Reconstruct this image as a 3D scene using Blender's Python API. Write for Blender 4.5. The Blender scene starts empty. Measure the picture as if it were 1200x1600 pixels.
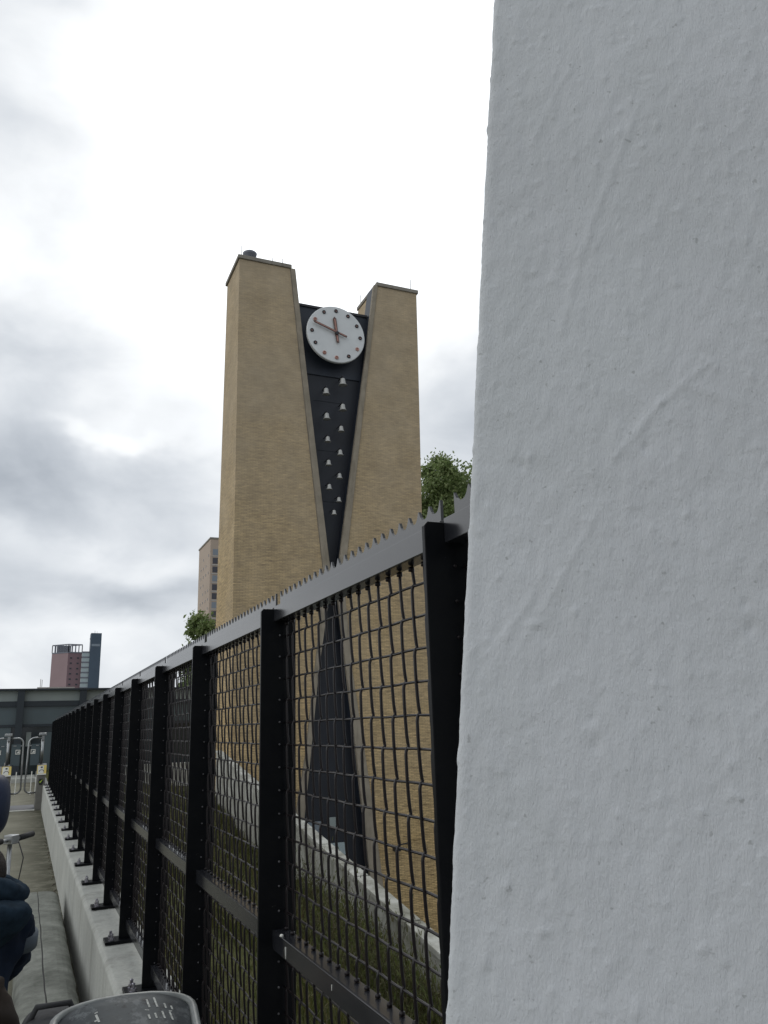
import bpy, bmesh, math, random
from mathutils import Vector, Matrix, noise
R_ = math.radians
random.seed(7)
scene = bpy.context.scene
COL = scene.collection

# ------------------------------------------------------------------ camera
cam = bpy.data.cameras.new('camera')
cam_o = bpy.data.objects.new('camera', cam)
COL.objects.link(cam_o)
EYE = 1.6
rot = Matrix(((0.9177, -0.0754, -0.3900), (-0.3961, -0.2476, -0.8842), (-0.0299, 0.9659, -0.2571)))
cam_o.matrix_world = Matrix.Translation((0, 0, EYE)) @ rot.to_4x4()
cam.sensor_fit = 'VERTICAL'
cam.sensor_height = 36.0
cam.sensor_width = 27.0
cam.lens = 28.125
cam.clip_start = 0.05
cam.clip_end = 5000
scene.camera = cam_o
scene.render.resolution_x = 768
scene.render.resolution_y = 1024

# ------------------------------------------------------------------ world
world = bpy.data.worlds.new('World')
scene.world = world
world.use_nodes = True
wt = world.node_tree
for n in list(wt.nodes):
    wt.nodes.remove(n)
SUN_DIR = Vector((0.1867, 0.6948, 0.6945)).normalized()
SUN_EL = math.asin(SUN_DIR.z)
SUN_AZ = math.atan2(SUN_DIR.x, SUN_DIR.y)


def wn(t, **k):
    n = wt.nodes.new(t)
    for a, b in k.items():
        setattr(n, a, b)
    return n


def wmath(op, a, b=None, c=None, clamp=False):
    n = wn('ShaderNodeMath', operation=op, use_clamp=clamp)
    for i, v in enumerate((a, b, c)):
        if v is None:
            continue
        if isinstance(v, (int, float)):
            n.inputs[i].default_value = v
        else:
            wt.links.new(v, n.inputs[i])
    return n.outputs[0]


out = wn('ShaderNodeOutputWorld')
sky = wn('ShaderNodeTexSky')
sky.sky_type = 'NISHITA'
sky.sun_disc = False
sky.sun_elevation = SUN_EL
sky.sun_rotation = SUN_AZ
bg_sky = wn('ShaderNodeBackground')
bg_sky.inputs[1].default_value = 0.06
wt.links.new(sky.outputs[0], bg_sky.inputs[0])
tc = wn('ShaderNodeTexCoord')
# cloud noise: stretched sideways, warped
mp = wn('ShaderNodeMapping')
mp.inputs['Scale'].default_value = (1.0, 1.0, 1.7)
wt.links.new(tc.outputs['Generated'], mp.inputs[0])
nz = wn('ShaderNodeTexNoise')
nz.inputs['Scale'].default_value = 5.0
nz.inputs['Detail'].default_value = 7
nz.inputs['Roughness'].default_value = 0.5
nz.inputs['Distortion'].default_value = 0.35
wt.links.new(mp.outputs[0], nz.inputs['Vector'])
nw = wn('ShaderNodeTexNoise')
nw.inputs['Scale'].default_value = 3.5
nw.inputs['Detail'].default_value = 5
wt.links.new(mp.outputs[0], nw.inputs['Vector'])
# warp the direction for cloud banks
sub = wn('ShaderNodeVectorMath', operation='SUBTRACT')
wt.links.new(nw.outputs['Color'], sub.inputs[0])
sub.inputs[1].default_value = (0.5, 0.5, 0.5)
scl = wn('ShaderNodeVectorMath', operation='SCALE')
wt.links.new(sub.outputs[0], scl.inputs[0])
scl.inputs['Scale'].default_value = 0.30
addv = wn('ShaderNodeVectorMath', operation='ADD')
wt.links.new(tc.outputs['Generated'], addv.inputs[0])
wt.links.new(scl.outputs[0], addv.inputs[1])
nrm = wn('ShaderNodeVectorMath', operation='NORMALIZE')
wt.links.new(addv.outputs[0], nrm.inputs[0])
sxyz = wn('ShaderNodeSeparateXYZ')
wt.links.new(nrm.outputs[0], sxyz.inputs[0])


def bank(d, wide, high, amt):
    """a soft elliptical cloud bank around direction d (wide / high: half sizes)"""
    d = Vector(d).normalized()
    rx = wmath('MULTIPLY', wmath('SUBTRACT', sxyz.outputs[0], d.x), 1.0 / wide)
    rz = wmath('MULTIPLY', wmath('SUBTRACT', sxyz.outputs[2], d.z), 1.0 / high)
    q = wmath('ADD', wmath('MULTIPLY', rx, rx), wmath('MULTIPLY', rz, rz))
    g = wmath('DIVIDE', 1.0, wmath('ADD', 1.0, wmath('POWER', q, 1.5)))
    # only in the half of the sky that is ahead
    f = wmath('GREATER_THAN', sxyz.outputs[1], 0.0)
    return wmath('MULTIPLY', wmath('MULTIPLY', g, f), amt)


BANKS = [
    ((0.26, 0.73, 0.60), 0.30, 0.26, 0.95),     # blown bright middle
    ((0.03, 0.96, 0.29), 0.17, 0.10, -0.27),   # big grey bank on the left
    ((0.08, 0.94, 0.35), 0.06, 0.012, 0.22),
    ((-0.06, 0.88, 0.44), 0.10, 0.10, -0.14),
    ((0.12, 0.98, 0.135), 0.07, 0.022, -0.16),
    ((0.09, 0.97, 0.19), 0.16, 0.030, 0.16),
    ((0.02, 0.99, 0.10), 0.12, 0.03, 0.14),
    ((0.52, 0.76, 0.40), 0.20, 0.10, -0.36),
    ((-0.16, 0.72, 0.68), 0.13, 0.25, -0.26),
]
val = 0.62
acc = None
for b in BANKS:
    o = bank(*b)
    acc = o if acc is None else wmath('ADD', acc, o)
cl = wmath('MULTIPLY', wmath('SUBTRACT', nz.outputs[0], 0.5), 0.80)
# the sky is brighter over the open left side, dimmer behind the camera
sdir = wn('ShaderNodeSeparateXYZ')
wt.links.new(tc.outputs['Generated'], sdir.inputs[0])
lft = wmath('MULTIPLY', wmath('MAXIMUM', wmath('MULTIPLY', sdir.outputs[0], -1.0), 0.0), 0.75)
bck = wmath('MULTIPLY', wmath('MAXIMUM', wmath('MULTIPLY', sdir.outputs[1], -1.0), 0.0), -0.08)
acc = wmath('ADD', acc, wmath('ADD', lft, bck))
acc = wmath('ADD', wmath('ADD', acc, cl), 0.68)
acc = wmath('MAXIMUM', acc, 0.30)
acc = wmath('MINIMUM', acc, 1.6)
colr = wn('ShaderNodeValToRGB')
colr.color_ramp.elements[0].position = 0.25
colr.color_ramp.elements[0].color = (0.80, 0.91, 1.06, 1)
colr.color_ramp.elements[1].position = 0.95
colr.color_ramp.elements[1].color = (0.97, 1.0, 1.03, 1)
wt.links.new(acc, colr.inputs[0])
bg_cl = wn('ShaderNodeBackground')
wt.links.new(colr.outputs[0], bg_cl.inputs[0])
wt.links.new(acc, bg_cl.inputs[1])
addS = wn('ShaderNodeMixShader')
addS.inputs[0].default_value = 0.97
wt.links.new(bg_sky.outputs[0], addS.inputs[1])
wt.links.new(bg_cl.outputs[0], addS.inputs[2])
wt.links.new(addS.outputs[0], out.inputs[0])

sun = bpy.data.lights.new('sun', 'SUN')
sun.energy = 0.6
sun.angle = R_(20)
sun.color = (1.0, 0.97, 0.92)
sun_o = bpy.data.objects.new('sun', sun)
COL.objects.link(sun_o)
sun_o.rotation_euler = (-SUN_DIR).to_track_quat('-Z', 'Y').to_euler()

scene.view_settings.view_transform = 'Standard'
scene.view_settings.look = 'None'
scene.view_settings.exposure = 0.0
scene.view_settings.gamma = 1.0

# ------------------------------------------------------------------ materials


class Mat:
    def __init__(self, name, col, rough=0.7, metal=0.0, spec=0.5, coord='Object'):
        self.m = bpy.data.materials.new(name)
        self.m.use_nodes = True
        self.t = self.m.node_tree
        self.b = self.t.nodes['Principled BSDF']
        self.b.inputs['Base Color'].default_value = (*col, 1)
        self.b.inputs['Roughness'].default_value = rough
        self.b.inputs['Metallic'].default_value = metal
        self.b.inputs['Specular IOR Level'].default_value = spec
        self.tc = self.t.nodes.new('ShaderNodeTexCoord')
        self.vec = self.tc.outputs[coord]
        self.height = None

    def n(self, t, **k):
        n = self.t.nodes.new(t)
        for a, b in k.items():
            setattr(n, a, b)
        return n

    def link(self, a, b):
        self.t.links.new(a, b)

    def mapping(self, scale, rot=(0, 0, 0)):
        m = self.n('ShaderNodeMapping')
        m.inputs['Scale'].default_value = scale
        m.inputs['Rotation'].default_value = rot
        self.link(self.vec, m.inputs[0])
        return m.outputs[0]

    def noise(self, scale, detail=4, rough=0.55, vec=None, dist=0.0):
        n = self.n('ShaderNodeTexNoise')
        n.inputs['Scale'].default_value = scale
        n.inputs['Detail'].default_value = detail
        n.inputs['Roughness'].default_value = rough
        n.inputs['Distortion'].default_value = dist
        self.link(vec or self.vec, n.inputs['Vector'])
        return n.outputs[0]

    def ramp(self, v, stops):
        r = self.n('ShaderNodeValToRGB')
        els = r.color_ramp.elements
        while len(els) < len(stops):
            els.new(0.5)
        for e, (p, c) in zip(els, stops):
            e.position = p
            e.color = (*c, 1) if len(c) == 3 else c
        self.link(v, r.inputs[0])
        return r.outputs[0]

    def mix(self, f, a, b, mode='MIX'):
        n = self.n('ShaderNodeMixRGB', blend_type=mode)
        for i, v in enumerate((f, a, b)):
            if isinstance(v, (int, float)):
                n.inputs[i].default_value = v
            elif isinstance(v, tuple):
                n.inputs[i].default_value = (*v, 1)
            else:
                self.link(v, n.inputs[i])
        return n.outputs[0]

    def color(self, c):
        self.link(c, self.b.inputs['Base Color'])

    def bump(self, h, strength=0.3, dist=0.01):
        n = self.n('ShaderNodeBump')
        n.inputs['Strength'].default_value = strength
        n.inputs['Distance'].default_value = dist
        self.link(h, n.inputs['Height'])
        if self.height:
            self.link(self.height, n.inputs['Normal'])
        self.height = n.outputs[0]
        self.link(self.height, self.b.inputs['Normal'])

    def rough(self, v, lo, hi):
        n = self.n('ShaderNodeMapRange')
        n.inputs['To Min'].default_value = lo
        n.inputs['To Max'].default_value = hi
        self.link(v, n.inputs[0])
        self.link(n.outputs[0], self.b.inputs['Roughness'])


def simple(name, col, rough=0.6, metal=0.0, var=0.15, scale=20, bump=0.0, spec=0.5):
    M = Mat(name, col, rough, metal, spec)
    nn = M.noise(scale, 5)
    lo = tuple(c * (1 - var) for c in col)
    hi = tuple(min(1, c * (1 + var)) for c in col)
    M.color(M.ramp(nn, [(0.3, lo), (0.7, hi)]))
    if bump:
        M.bump(nn, bump, 0.004)
    return M.m


def brick_mat(name, a, b, cc, grey, course=0.056):
    M = Mat(name, a, 0.95, spec=0.08)
    sp = M.n('ShaderNodeSeparateXYZ')
    M.link(M.vec, sp.inputs[0])
    ad = M.n('ShaderNodeMath', operation='ADD')
    M.link(sp.outputs[0], ad.inputs[0])
    M.link(sp.outputs[1], ad.inputs[1])
    cb = M.n('ShaderNodeCombineXYZ')
    M.link(ad.outputs[0], cb.inputs[0])
    M.link(sp.outputs[2], cb.inputs[1])
    br = M.n('ShaderNodeTexBrick')
    br.offset = 0.5
    br.inputs['Scale'].default_value = 1.0
    br.inputs['Brick Width'].default_value = 0.21
    br.inputs['Row Height'].default_value = course
    br.inputs['Mortar Size'].default_value = 0.007
    br.inputs['Mortar Smooth'].default_value = 0.4
    br.inputs['Bias'].default_value = -0.1
    br.inputs['Color1'].default_value = (*a, 1)
    br.inputs['Color2'].default_value = (*b, 1)
    br.inputs['Mortar'].default_value = (*cc, 1)
    M.link(cb.outputs[0], br.inputs['Vector'])
    # groups of courses slightly darker or lighter, drawn out sideways
    m2 = M.n('ShaderNodeMapping')
    m2.inputs['Scale'].default_value = (0.55, 9.0, 1)
    M.link(cb.outputs[0], m2.inputs[0])
    n1 = M.noise(1.6, 6, 0.7, m2.outputs[0])
    m5 = M.n('ShaderNodeMapping')
    m5.inputs['Scale'].default_value = (2.6, 12.0, 1)
    M.link(cb.outputs[0], m5.inputs[0])
    n5 = M.noise(1.0, 4, 0.75, m5.outputs[0])
    c = M.mix(1.0, br.outputs[0], M.ramp(n1, [(0.28, (0.70, 0.68, 0.64)), (0.5, (0.97, 0.97, 0.97)), (0.72, (1.14, 1.13, 1.10))]), 'MULTIPLY')
    c = M.mix(1.0, c, M.ramp(n5, [(0.32, (0.42, 0.40, 0.37)), (0.45, (0.92, 0.92, 0.92)), (0.66, (1.34, 1.32, 1.26))]), 'MULTIPLY')
    # a few single dark overburnt bricks
    m3 = M.n('ShaderNodeMapping')
    m3.inputs['Scale'].default_value = (3.0, 16.0, 1)
    M.link(cb.outputs[0], m3.inputs[0])
    n2 = M.noise(1.0, 2, 0.5, m3.outputs[0])
    c = M.mix(M.ramp(n2, [(0.67, (0, 0, 0)), (0.71, (0.8,) * 3)]), c, (0.10, 0.075, 0.05))
    # brick colour turns greyer with height
    n3 = M.noise(0.35, 5, 0.6)
    mr = M.n('ShaderNodeMapRange')
    mr.inputs['From Min'].default_value = -4.0
    mr.inputs['From Max'].default_value = 22.0
    M.link(sp.outputs[2], mr.inputs[0])
    ad2 = M.n('ShaderNodeMath', operation='MULTIPLY_ADD', use_clamp=True)
    M.link(n3, ad2.inputs[0])
    ad2.inputs[1].default_value = 0.7
    ad3 = M.n('ShaderNodeMath', operation='SUBTRACT')
    M.link(mr.outputs[0], ad3.inputs[0])
    ad3.inputs[1].default_value = 0.56
    M.link(ad3.outputs[0], ad2.inputs[2])
    c = M.mix(ad2.outputs[0], c, grey)
    n4 = M.noise(1.1, 6, 0.7)
    c = M.mix(0.55, c, M.ramp(n4, [(0.3, (0.70,) * 3), (0.7, (1.22,) * 3)]), 'MULTIPLY')
    M.color(c)
    M.bump(br.outputs['Fac'], -0.6, 0.01)
    M.bump(n1, 0.5, 0.02)
    return M.m


M_brick = brick_mat('tower_brick', (0.62, 0.455, 0.23), (0.45, 0.325, 0.16), (0.19, 0.135, 0.075), (0.42, 0.35, 0.255))


def concrete(name, a, b, dark, sc=3.0, bump=0.25, streak=True):
    M = Mat(name, a, 0.85, spec=0.2)
    n1 = M.noise(sc, 8, 0.62)
    c = M.ramp(n1, [(0.3, b), (0.68, a)])
    n3 = M.noise(60, 3)
    c = M.mix(0.5, c, M.ramp(n3, [(0.35, (0.82,) * 3), (0.65, (1.12,) * 3)]), 'MULTIPLY')
    if streak:
        v = M.mapping((5.0, 5.0, 0.6))
        n2 = M.noise(1.2, 6, 0.7, v)
        c = M.mix(M.ramp(n2, [(0.52, (0, 0, 0)), (0.72, (0.7,) * 3)]), c, dark)
    M.color(c)
    M.bump(n3, bump, 0.003)
    return M.m


M_kerb = concrete('kerb_concrete', (0.43, 0.435, 0.40), (0.33, 0.335, 0.31), (0.20, 0.20, 0.175))
M_path = None
P = Mat('path_concrete', (0.22, 0.21, 0.17), 0.85, spec=0.25)
n1 = P.noise(0.9, 8, 0.65)
c = P.ramp(n1, [(0.3, (0.10, 0.095, 0.065)), (0.5, (0.155, 0.15, 0.11)), (0.7, (0.20, 0.19, 0.145))])
# grime plus painted gutter shade along the foot of the kerb wall (x near 0.44)
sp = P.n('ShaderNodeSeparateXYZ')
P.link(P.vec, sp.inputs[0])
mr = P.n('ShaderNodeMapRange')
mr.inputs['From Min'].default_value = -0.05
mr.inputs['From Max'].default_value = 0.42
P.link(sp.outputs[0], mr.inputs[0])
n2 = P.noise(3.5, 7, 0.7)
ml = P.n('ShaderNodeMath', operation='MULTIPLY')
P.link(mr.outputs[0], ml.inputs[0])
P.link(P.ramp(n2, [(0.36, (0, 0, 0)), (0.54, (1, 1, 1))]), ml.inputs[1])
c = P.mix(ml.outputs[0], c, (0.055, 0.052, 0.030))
n3 = P.noise(90, 3)
c = P.mix(0.5, c, P.ramp(n3, [(0.3, (0.7,) * 3), (0.7, (1.25,) * 3)]), 'MULTIPLY')
P.color(c)
P.bump(n3, 0.4, 0.004)
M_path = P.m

M_barrier = concrete('barrier_concrete', (0.25, 0.26, 0.23), (0.10, 0.105, 0.09), (0.07, 0.075, 0.06), 6.0, 0.6, False)
M_parapet = concrete('parapet_concrete', (0.50, 0.50, 0.46), (0.20, 0.195, 0.155), (0.075, 0.07, 0.045), 2.4)
M_trim = concrete('trim_concrete', (0.35, 0.305, 0.24), (0.25, 0.22, 0.17), (0.17, 0.145, 0.11), 2.2, 0.2)
M_coping = concrete('coping_stone', (0.30, 0.28, 0.24), (0.22, 0.20, 0.17), (0.12, 0.11, 0.10), 1.0, 0.2)

# black gloss fence paint with dust and scuffs
P = Mat('black_fence_paint', (0.012, 0.013, 0.015), 0.35, spec=0.13)
n1 = P.noise(7, 7, 0.65)
P.color(P.ramp(n1, [(0.35, (0.0022, 0.0028, 0.004)), (0.75, (0.0055, 0.006, 0.007))]))
nc = P.noise(55, 4, 0.6)
P.color(P.mix(P.ramp(nc, [(0.73, (0, 0, 0)), (0.76, (0.8,) * 3)]), P.ramp(n1, [(0.35, (0.0022, 0.0028, 0.004)), (0.75, (0.0065, 0.007, 0.008))]), (0.06, 0.06, 0.055)))
P.rough(n1, 0.26, 0.48)
n2 = P.noise(160, 3)
P.bump(n2, 0.08, 0.001)
M_fence = P.m
P = Mat('black_wire', (0.0075, 0.005, 0.006), 0.35, spec=0.3)
M_wire = P.m
P = Mat('grey_rail_paint', (0.02, 0.022, 0.025), 0.22, spec=0.9)
n1 = P.noise(5, 7, 0.65, P.mapping((1, 0.5, 3)))
P.color(P.ramp(n1, [(0.3, (0.010, 0.011, 0.014)), (0.7, (0.020, 0.021, 0.025))]))
nd = P.noise(3.0, 7, 0.7, P.mapping((1, 1.0, 6)))
P.color(P.mix(P.ramp(nd, [(0.50, (0, 0, 0)), (0.72, (0.16,) * 3)]), P.ramp(n1, [(0.3, (0.010, 0.011, 0.014)), (0.7, (0.020, 0.021, 0.025))]), (0.085, 0.083, 0.078)))
P.rough(n1, 0.15, 0.26)
P.bump(P.noise(40, 3), 0.05, 0.001)
M_rail = P.m

M_dark = simple('dark_cladding', (0.009, 0.012, 0.019), 0.5, 0, 0.25, 0.8)
M_dark2 = simple('dark_clock_panel', (0.016, 0.022, 0.034), 0.5, 0, 0.2, 1.2)
M_dial = simple('white_dial', (0.66, 0.68, 0.68), 0.4, 0, 0.05, 2)
M_copper = simple('copper_hands', (0.42, 0.22, 0.18), 0.5, 0.1, 0.2, 8)
M_bellm = simple('pale_bell_bronze', (0.42, 0.42, 0.40), 0.45, 0.15, 0.25, 15)
M_yoke = simple('bell_yoke_iron', (0.03, 0.03, 0.035), 0.6)
M_steel = simple('brushed_steel', (0.36, 0.37, 0.37), 0.3, 0.9, 0.12, 40)
M_zinc = simple('zinc_bolt', (0.34, 0.33, 0.37), 0.32, 1.0, 0.2, 60)
M_grey = simple('gate_housing_grey', (0.17, 0.165, 0.15), 0.45, 0.3, 0.15, 9)
M_yellow = simple('yellow_label', (0.72, 0.56, 0.16), 0.5, 0, 0.06, 30)
M_white = simple('white_print', (0.72, 0.72, 0.66), 0.55, 0, 0.06, 30)
M_black = simple('black_plastic', (0.014, 0.014, 0.016), 0.4, 0, 0.2, 30)
M_blackmatt = simple('black_canvas', (0.022, 0.023, 0.025), 0.85, 0, 0.2, 60, 0.4)
M_rubber = simple('rubber', (0.016, 0.016, 0.016), 0.7, 0, 0.2, 40, 0.2)
M_green = simple('green_tick', (0.55, 0.75, 0.08), 0.5)
M_glassd = Mat('dark_glazing', (0.020, 0.032, 0.036), 0.08, spec=0.6).m
M_glass2 = simple('grey_glazing', (0.075, 0.102, 0.112), 0.25, 0, 0.12, 0.7)
M_fascia = simple('grey_green_fascia', (0.27, 0.31, 0.30), 0.5, 0, 0.12, 0.6)
M_frame = simple('station_frame_steel', (0.016, 0.024, 0.032), 0.5)
M_roofbox = simple('beige_roof_box', (0.42, 0.40, 0.37), 0.8)
M_red = simple('red_brick_cladding', (0.215, 0.142, 0.155), 0.85, 0, 0.07, 0.08)
M_redlight = simple('pale_red_brick', (0.30, 0.215, 0.22), 0.85, 0, 0.07, 0.08)
M_crown = simple('grey_crown_steel', (0.16, 0.17, 0.20), 0.6)
M_strip = simple('pale_stair_glass', (0.36, 0.43, 0.44), 0.3)
M_slate = simple('slate_blue_cladding', (0.055, 0.085, 0.12), 0.5, 0, 0.1, 0.1)
M_apt = simple('pink_beige_render', (0.42, 0.34, 0.27), 0.9, 0, 0.06, 0.1)
M_aptwin = simple('apartment_glass', (0.045, 0.045, 0.055), 0.25)
M_aptwin2 = simple('apartment_blind', (0.20, 0.23, 0.26), 0.5)
M_skin = Mat('skin', (0.50, 0.32, 0.24), 0.5).m
M_navy = simple('navy_fabric', (0.006, 0.012, 0.026), 0.85, 0, 0.35, 14, 0.5, 0.2)
M_navylight = simple('slate_blue_fleece', (0.016, 0.028, 0.042), 0.95, 0, 0.3, 30, 0.6, 0.1)
M_stripe = simple('grey_sleeve_band', (0.07, 0.09, 0.11), 0.7)
M_jeans = simple('dark_trousers', (0.016, 0.014, 0.024), 0.9, 0, 0.3, 30, 0.4, 0.2)
M_shoe = simple('shoe_leather', (0.02, 0.018, 0.016), 0.5)
M_brown = simple('dark_brown_coat', (0.020, 0.014, 0.010), 0.8, 0, 0.3, 12, 0.4, 0.2)
P = Mat('brown_hair', (0.030, 0.018, 0.012), 0.55, spec=0.3)
n1 = P.noise(14, 6, 0.7, P.mapping((14, 14, 1.2)))
P.color(P.ramp(n1, [(0.35, (0.006, 0.004, 0.003)), (0.7, (0.03, 0.018, 0.013))]))
P.bump(n1, 0.9, 0.01)
M_hair = P.m

# plaster
P = Mat('white_rough_plaster', (0.66, 0.68, 0.69), 0.72, spec=0.25)
n1 = P.noise(2.2, 6, 0.55)
c = P.ramp(n1, [(0.35, (0.52, 0.535, 0.555)), (0.65, (0.58, 0.597, 0.622))])
n7 = P.noise(1.1, 5, 0.6, P.mapping((1, 1, 0.6)))
c = P.mix(P.ramp(n7, [(0.50, (0, 0, 0)), (0.72, (0.35,) * 3)]), c, (0.40, 0.44, 0.42))
n5 = P.noise(95, 2, 0.5)
c = P.mix(P.ramp(n5, [(0.70, (0, 0, 0)), (0.75, (0.6,) * 3)]), c, (0.30, 0.31, 0.31))
P.color(c)
P.bump(P.noise(210, 4, 0.6, P.mapping((1, 1, 0.55))), 0.5, 0.0022)
P.bump(P.noise(70, 5, 0.6, P.mapping((1, 1, 0.5))), 0.38, 0.0035)
P.bump(P.noise(430, 3, 0.6, P.mapping((1, 1, 0.35))), 0.8, 0.0014)
M_plaster = P.m

# grass and soil
P = Mat('bank_soil', (0.05, 0.045, 0.02), 0.95, spec=0.1)
n1 = P.noise(1.6, 8, 0.7)
P.color(P.ramp(n1, [(0.3, (0.030, 0.028, 0.012)), (0.5, (0.058, 0.062, 0.020)), (0.7, (0.085, 0.085, 0.030))]))
P.bump(P.noise(25, 4), 0.8, 0.03)
M_soil = P.m


def leafmat(name, cols, rough=0.6):
    M = Mat(name, cols[0], rough, spec=0.25)
    oi = M.n('ShaderNodeNewGeometry')
    c = M.ramp(oi.outputs['Random Per Island'], [(i / (len(cols) - 1), q) for i, q in enumerate(cols)])
    M.color(c)
    tr = M.n('ShaderNodeBsdfTranslucent')
    M.link(c, tr.inputs[0])
    mx = M.n('ShaderNodeMixShader')
    mx.inputs[0].default_value = 0.38
    M.link(M.b.outputs[0], mx.inputs[1])
    M.link(tr.outputs[0], mx.inputs[2])
    M.link(mx.outputs[0], M.t.nodes['Material Output'].inputs[0])
    return M.m


M_leaf = leafmat('tree_leaves', [(0.11, 0.16, 0.05), (0.17, 0.23, 0.08), (0.28, 0.33, 0.16), (0.13, 0.19, 0.06)])
M_blade = leafmat('grass_blades', [(0.045, 0.055, 0.012), (0.085, 0.095, 0.022), (0.14, 0.125, 0.05), (0.055, 0.075, 0.014), (0.18, 0.14, 0.08)])
M_weed = leafmat('weed_leaves', [(0.045, 0.05, 0.015), (0.09, 0.075, 0.04), (0.08, 0.105, 0.025), (0.14, 0.15, 0.05), (0.05, 0.035, 0.025)])
M_bark = simple('bark', (0.07, 0.055, 0.04), 0.95, 0, 0.4, 12, 0.8)
M_ground = simple('ground_paving', (0.12, 0.12, 0.11), 0.95, 0, 0.3, 0.3)

# ------------------------------------------------------------------ mesh tools


class MB:
    def __init__(self):
        self.v = []
        self.f = []

    def quad_box(self, p8):
        i = len(self.v)
        self.v += [tuple(p) for p in p8]
        for q in ((0, 3, 2, 1), (4, 5, 6, 7), (0, 1, 5, 4), (1, 2, 6, 5), (2, 3, 7, 6), (3, 0, 4, 7)):
            self.f.append(tuple(i + k for k in q))
        return self

    def box(self, x0, x1, y0, y1, z0, z1):
        return self.quad_box([(x0, y0, z0), (x1, y0, z0), (x1, y1, z0), (x0, y1, z0),
                              (x0, y0, z1), (x1, y0, z1), (x1, y1, z1), (x0, y1, z1)])

    def prism(self, poly, a, b):
        """poly: list of points; extruded from offset a to b (vectors)"""
        n = len(poly)
        i = len(self.v)
        a = Vector(a)
        b = Vector(b)
        self.v += [tuple(Vector(p) + a) for p in poly] + [tuple(Vector(p) + b) for p in poly]
        self.f.append(tuple(i + k for k in range(n)))
        self.f.append(tuple(i + n + k for k in reversed(range(n))))
        for k in range(n):
            j = (k + 1) % n
            self.f.append((i + k, i + n + k, i + n + j, i + j))
        return self

    def tube(self, pts, r, n=8, cap=True):
        pts = [Vector(p) for p in pts]
        rs = r if isinstance(r, (list, tuple)) else [r] * len(pts)
        base = len(self.v)
        ref = None
        for k, p in enumerate(pts):
            if k == 0:
                d = pts[1] - p
            elif k == len(pts) - 1:
                d = p - pts[k - 1]
            else:
                d = (pts[k + 1] - p).normalized() + (p - pts[k - 1]).normalized()
            d.normalize()
            if ref is None:
                ref = Vector((0, 0, 1)) if abs(d.z) < 0.9 else Vector((1, 0, 0))
            u = d.cross(ref).normalized()
            w = d.cross(u).normalized()
            ref = -w if w.dot(ref) < 0 else w
            u = d.cross(ref).normalized()
            for q in range(n):
                a = 2 * math.pi * q / n
                self.v.append(tuple(p + (u * math.cos(a) + ref * math.sin(a)) * rs[k]))
        for k in range(len(pts) - 1):
            for q in range(n):
                a = base + k * n + q
                b = base + k * n + (q + 1) % n
                self.f.append((a, b, b + n, a + n))
        if cap:
            self.f.append(tuple(base + q for q in reversed(range(n))))
            e = base + (len(pts) - 1) * n
            self.f.append(tuple(e + q for q in range(n)))
        return self

    def lathe(self, prof, c=(0, 0, 0), n=24, axis='Z'):
        base = len(self.v)
        c = Vector(c)
        for r, h in prof:
            for q in range(n):
                a = 2 * math.pi * q / n
                x, y = r * math.cos(a), r * math.sin(a)
                if axis == 'Z':
                    p = (x, y, h)
                elif axis == 'Y':
                    p = (x, h, y)
                else:
                    p = (h, x, y)
                self.v.append(tuple(c + Vector(p)))
        for k in range(len(prof) - 1):
            for q in range(n):
                a = base + k * n + q
                b = base + k * n + (q + 1) % n
                self.f.append((a, b, b + n, a + n))
        self.f.append(tuple(base + q for q in reversed(range(n))))
        e = base + (len(prof) - 1) * n
        self.f.append(tuple(e + q for q in range(n)))
        return self

    def torus(self, c, R, r, axis='X', n=36, m=8):
        pts = []
        c = Vector(c)
        base = len(self.v)
        for k in range(n):
            a = 2 * math.pi * k / n
            for q in range(m):
                b = 2 * math.pi * q / m
                rr = R + r * math.cos(b)
                h = r * math.sin(b)
                if axis == 'X':
                    p = (h, rr * math.cos(a), rr * math.sin(a))
                elif axis == 'Y':
                    p = (rr * math.cos(a), h, rr * math.sin(a))
                else:
                    p = (rr * math.cos(a), rr * math.sin(a), h)
                self.v.append(tuple(c + Vector(p)))
        for k in range(n):
            for q in range(m):
                a = base + k * m + q
                b = base + k * m + (q + 1) % m
                a2 = base + ((k + 1) % n) * m + q
                b2 = base + ((k + 1) % n) * m + (q + 1) % m
                self.f.append((a, b, b2, a2))
        return self

    def mesh(self, name):
        me = bpy.data.meshes.new(name)
        me.from_pydata(self.v, [], self.f)
        bm = bmesh.new()
        bm.from_mesh(me)
        bmesh.ops.recalc_face_normals(bm, faces=bm.faces)
        bm.to_mesh(me)
        bm.free()
        return me

    def build(self, name, mat, parent=None, bevel=0.0, smooth=False, sub=0, loc=None):
        me = self.mesh(name)
        me.materials.append(mat)
        if smooth:
            me.polygons.foreach_set('use_smooth', [True] * len(me.polygons))
        o = bpy.data.objects.new(name, me)
        COL.objects.link(o)
        if parent:
            o.parent = parent
        if loc:
            o.location = loc
        if bevel:
            b = o.modifiers.new('bevel', 'BEVEL')
            b.width = bevel
            b.segments = 2
            b.limit_method = 'ANGLE'
        if sub:
            s = o.modifiers.new('sub', 'SUBSURF')
            s.levels = sub
            s.render_levels = sub
        return o


def tag(o, label=None, cat=None, group=None, kind=None):
    if label:
        o['label'] = label
    if cat:
        o['category'] = cat
    if group:
        o['group'] = group
    if kind:
        o['kind'] = kind
    return o


def empty(name, loc, label, cat, group=None, rz=0.0):
    o = bpy.data.objects.new(name, None)
    COL.objects.link(o)
    o.location = loc
    o.rotation_euler = (0, 0, rz)
    o.empty_display_size = 0.2
    return tag(o, label, cat, group)


def child(o, parent, loc=None):
    """linked copy of a part"""
    c = o.copy()
    COL.objects.link(c)
    c.parent = parent
    if loc is not None:
        c.location = loc
    return c


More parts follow.
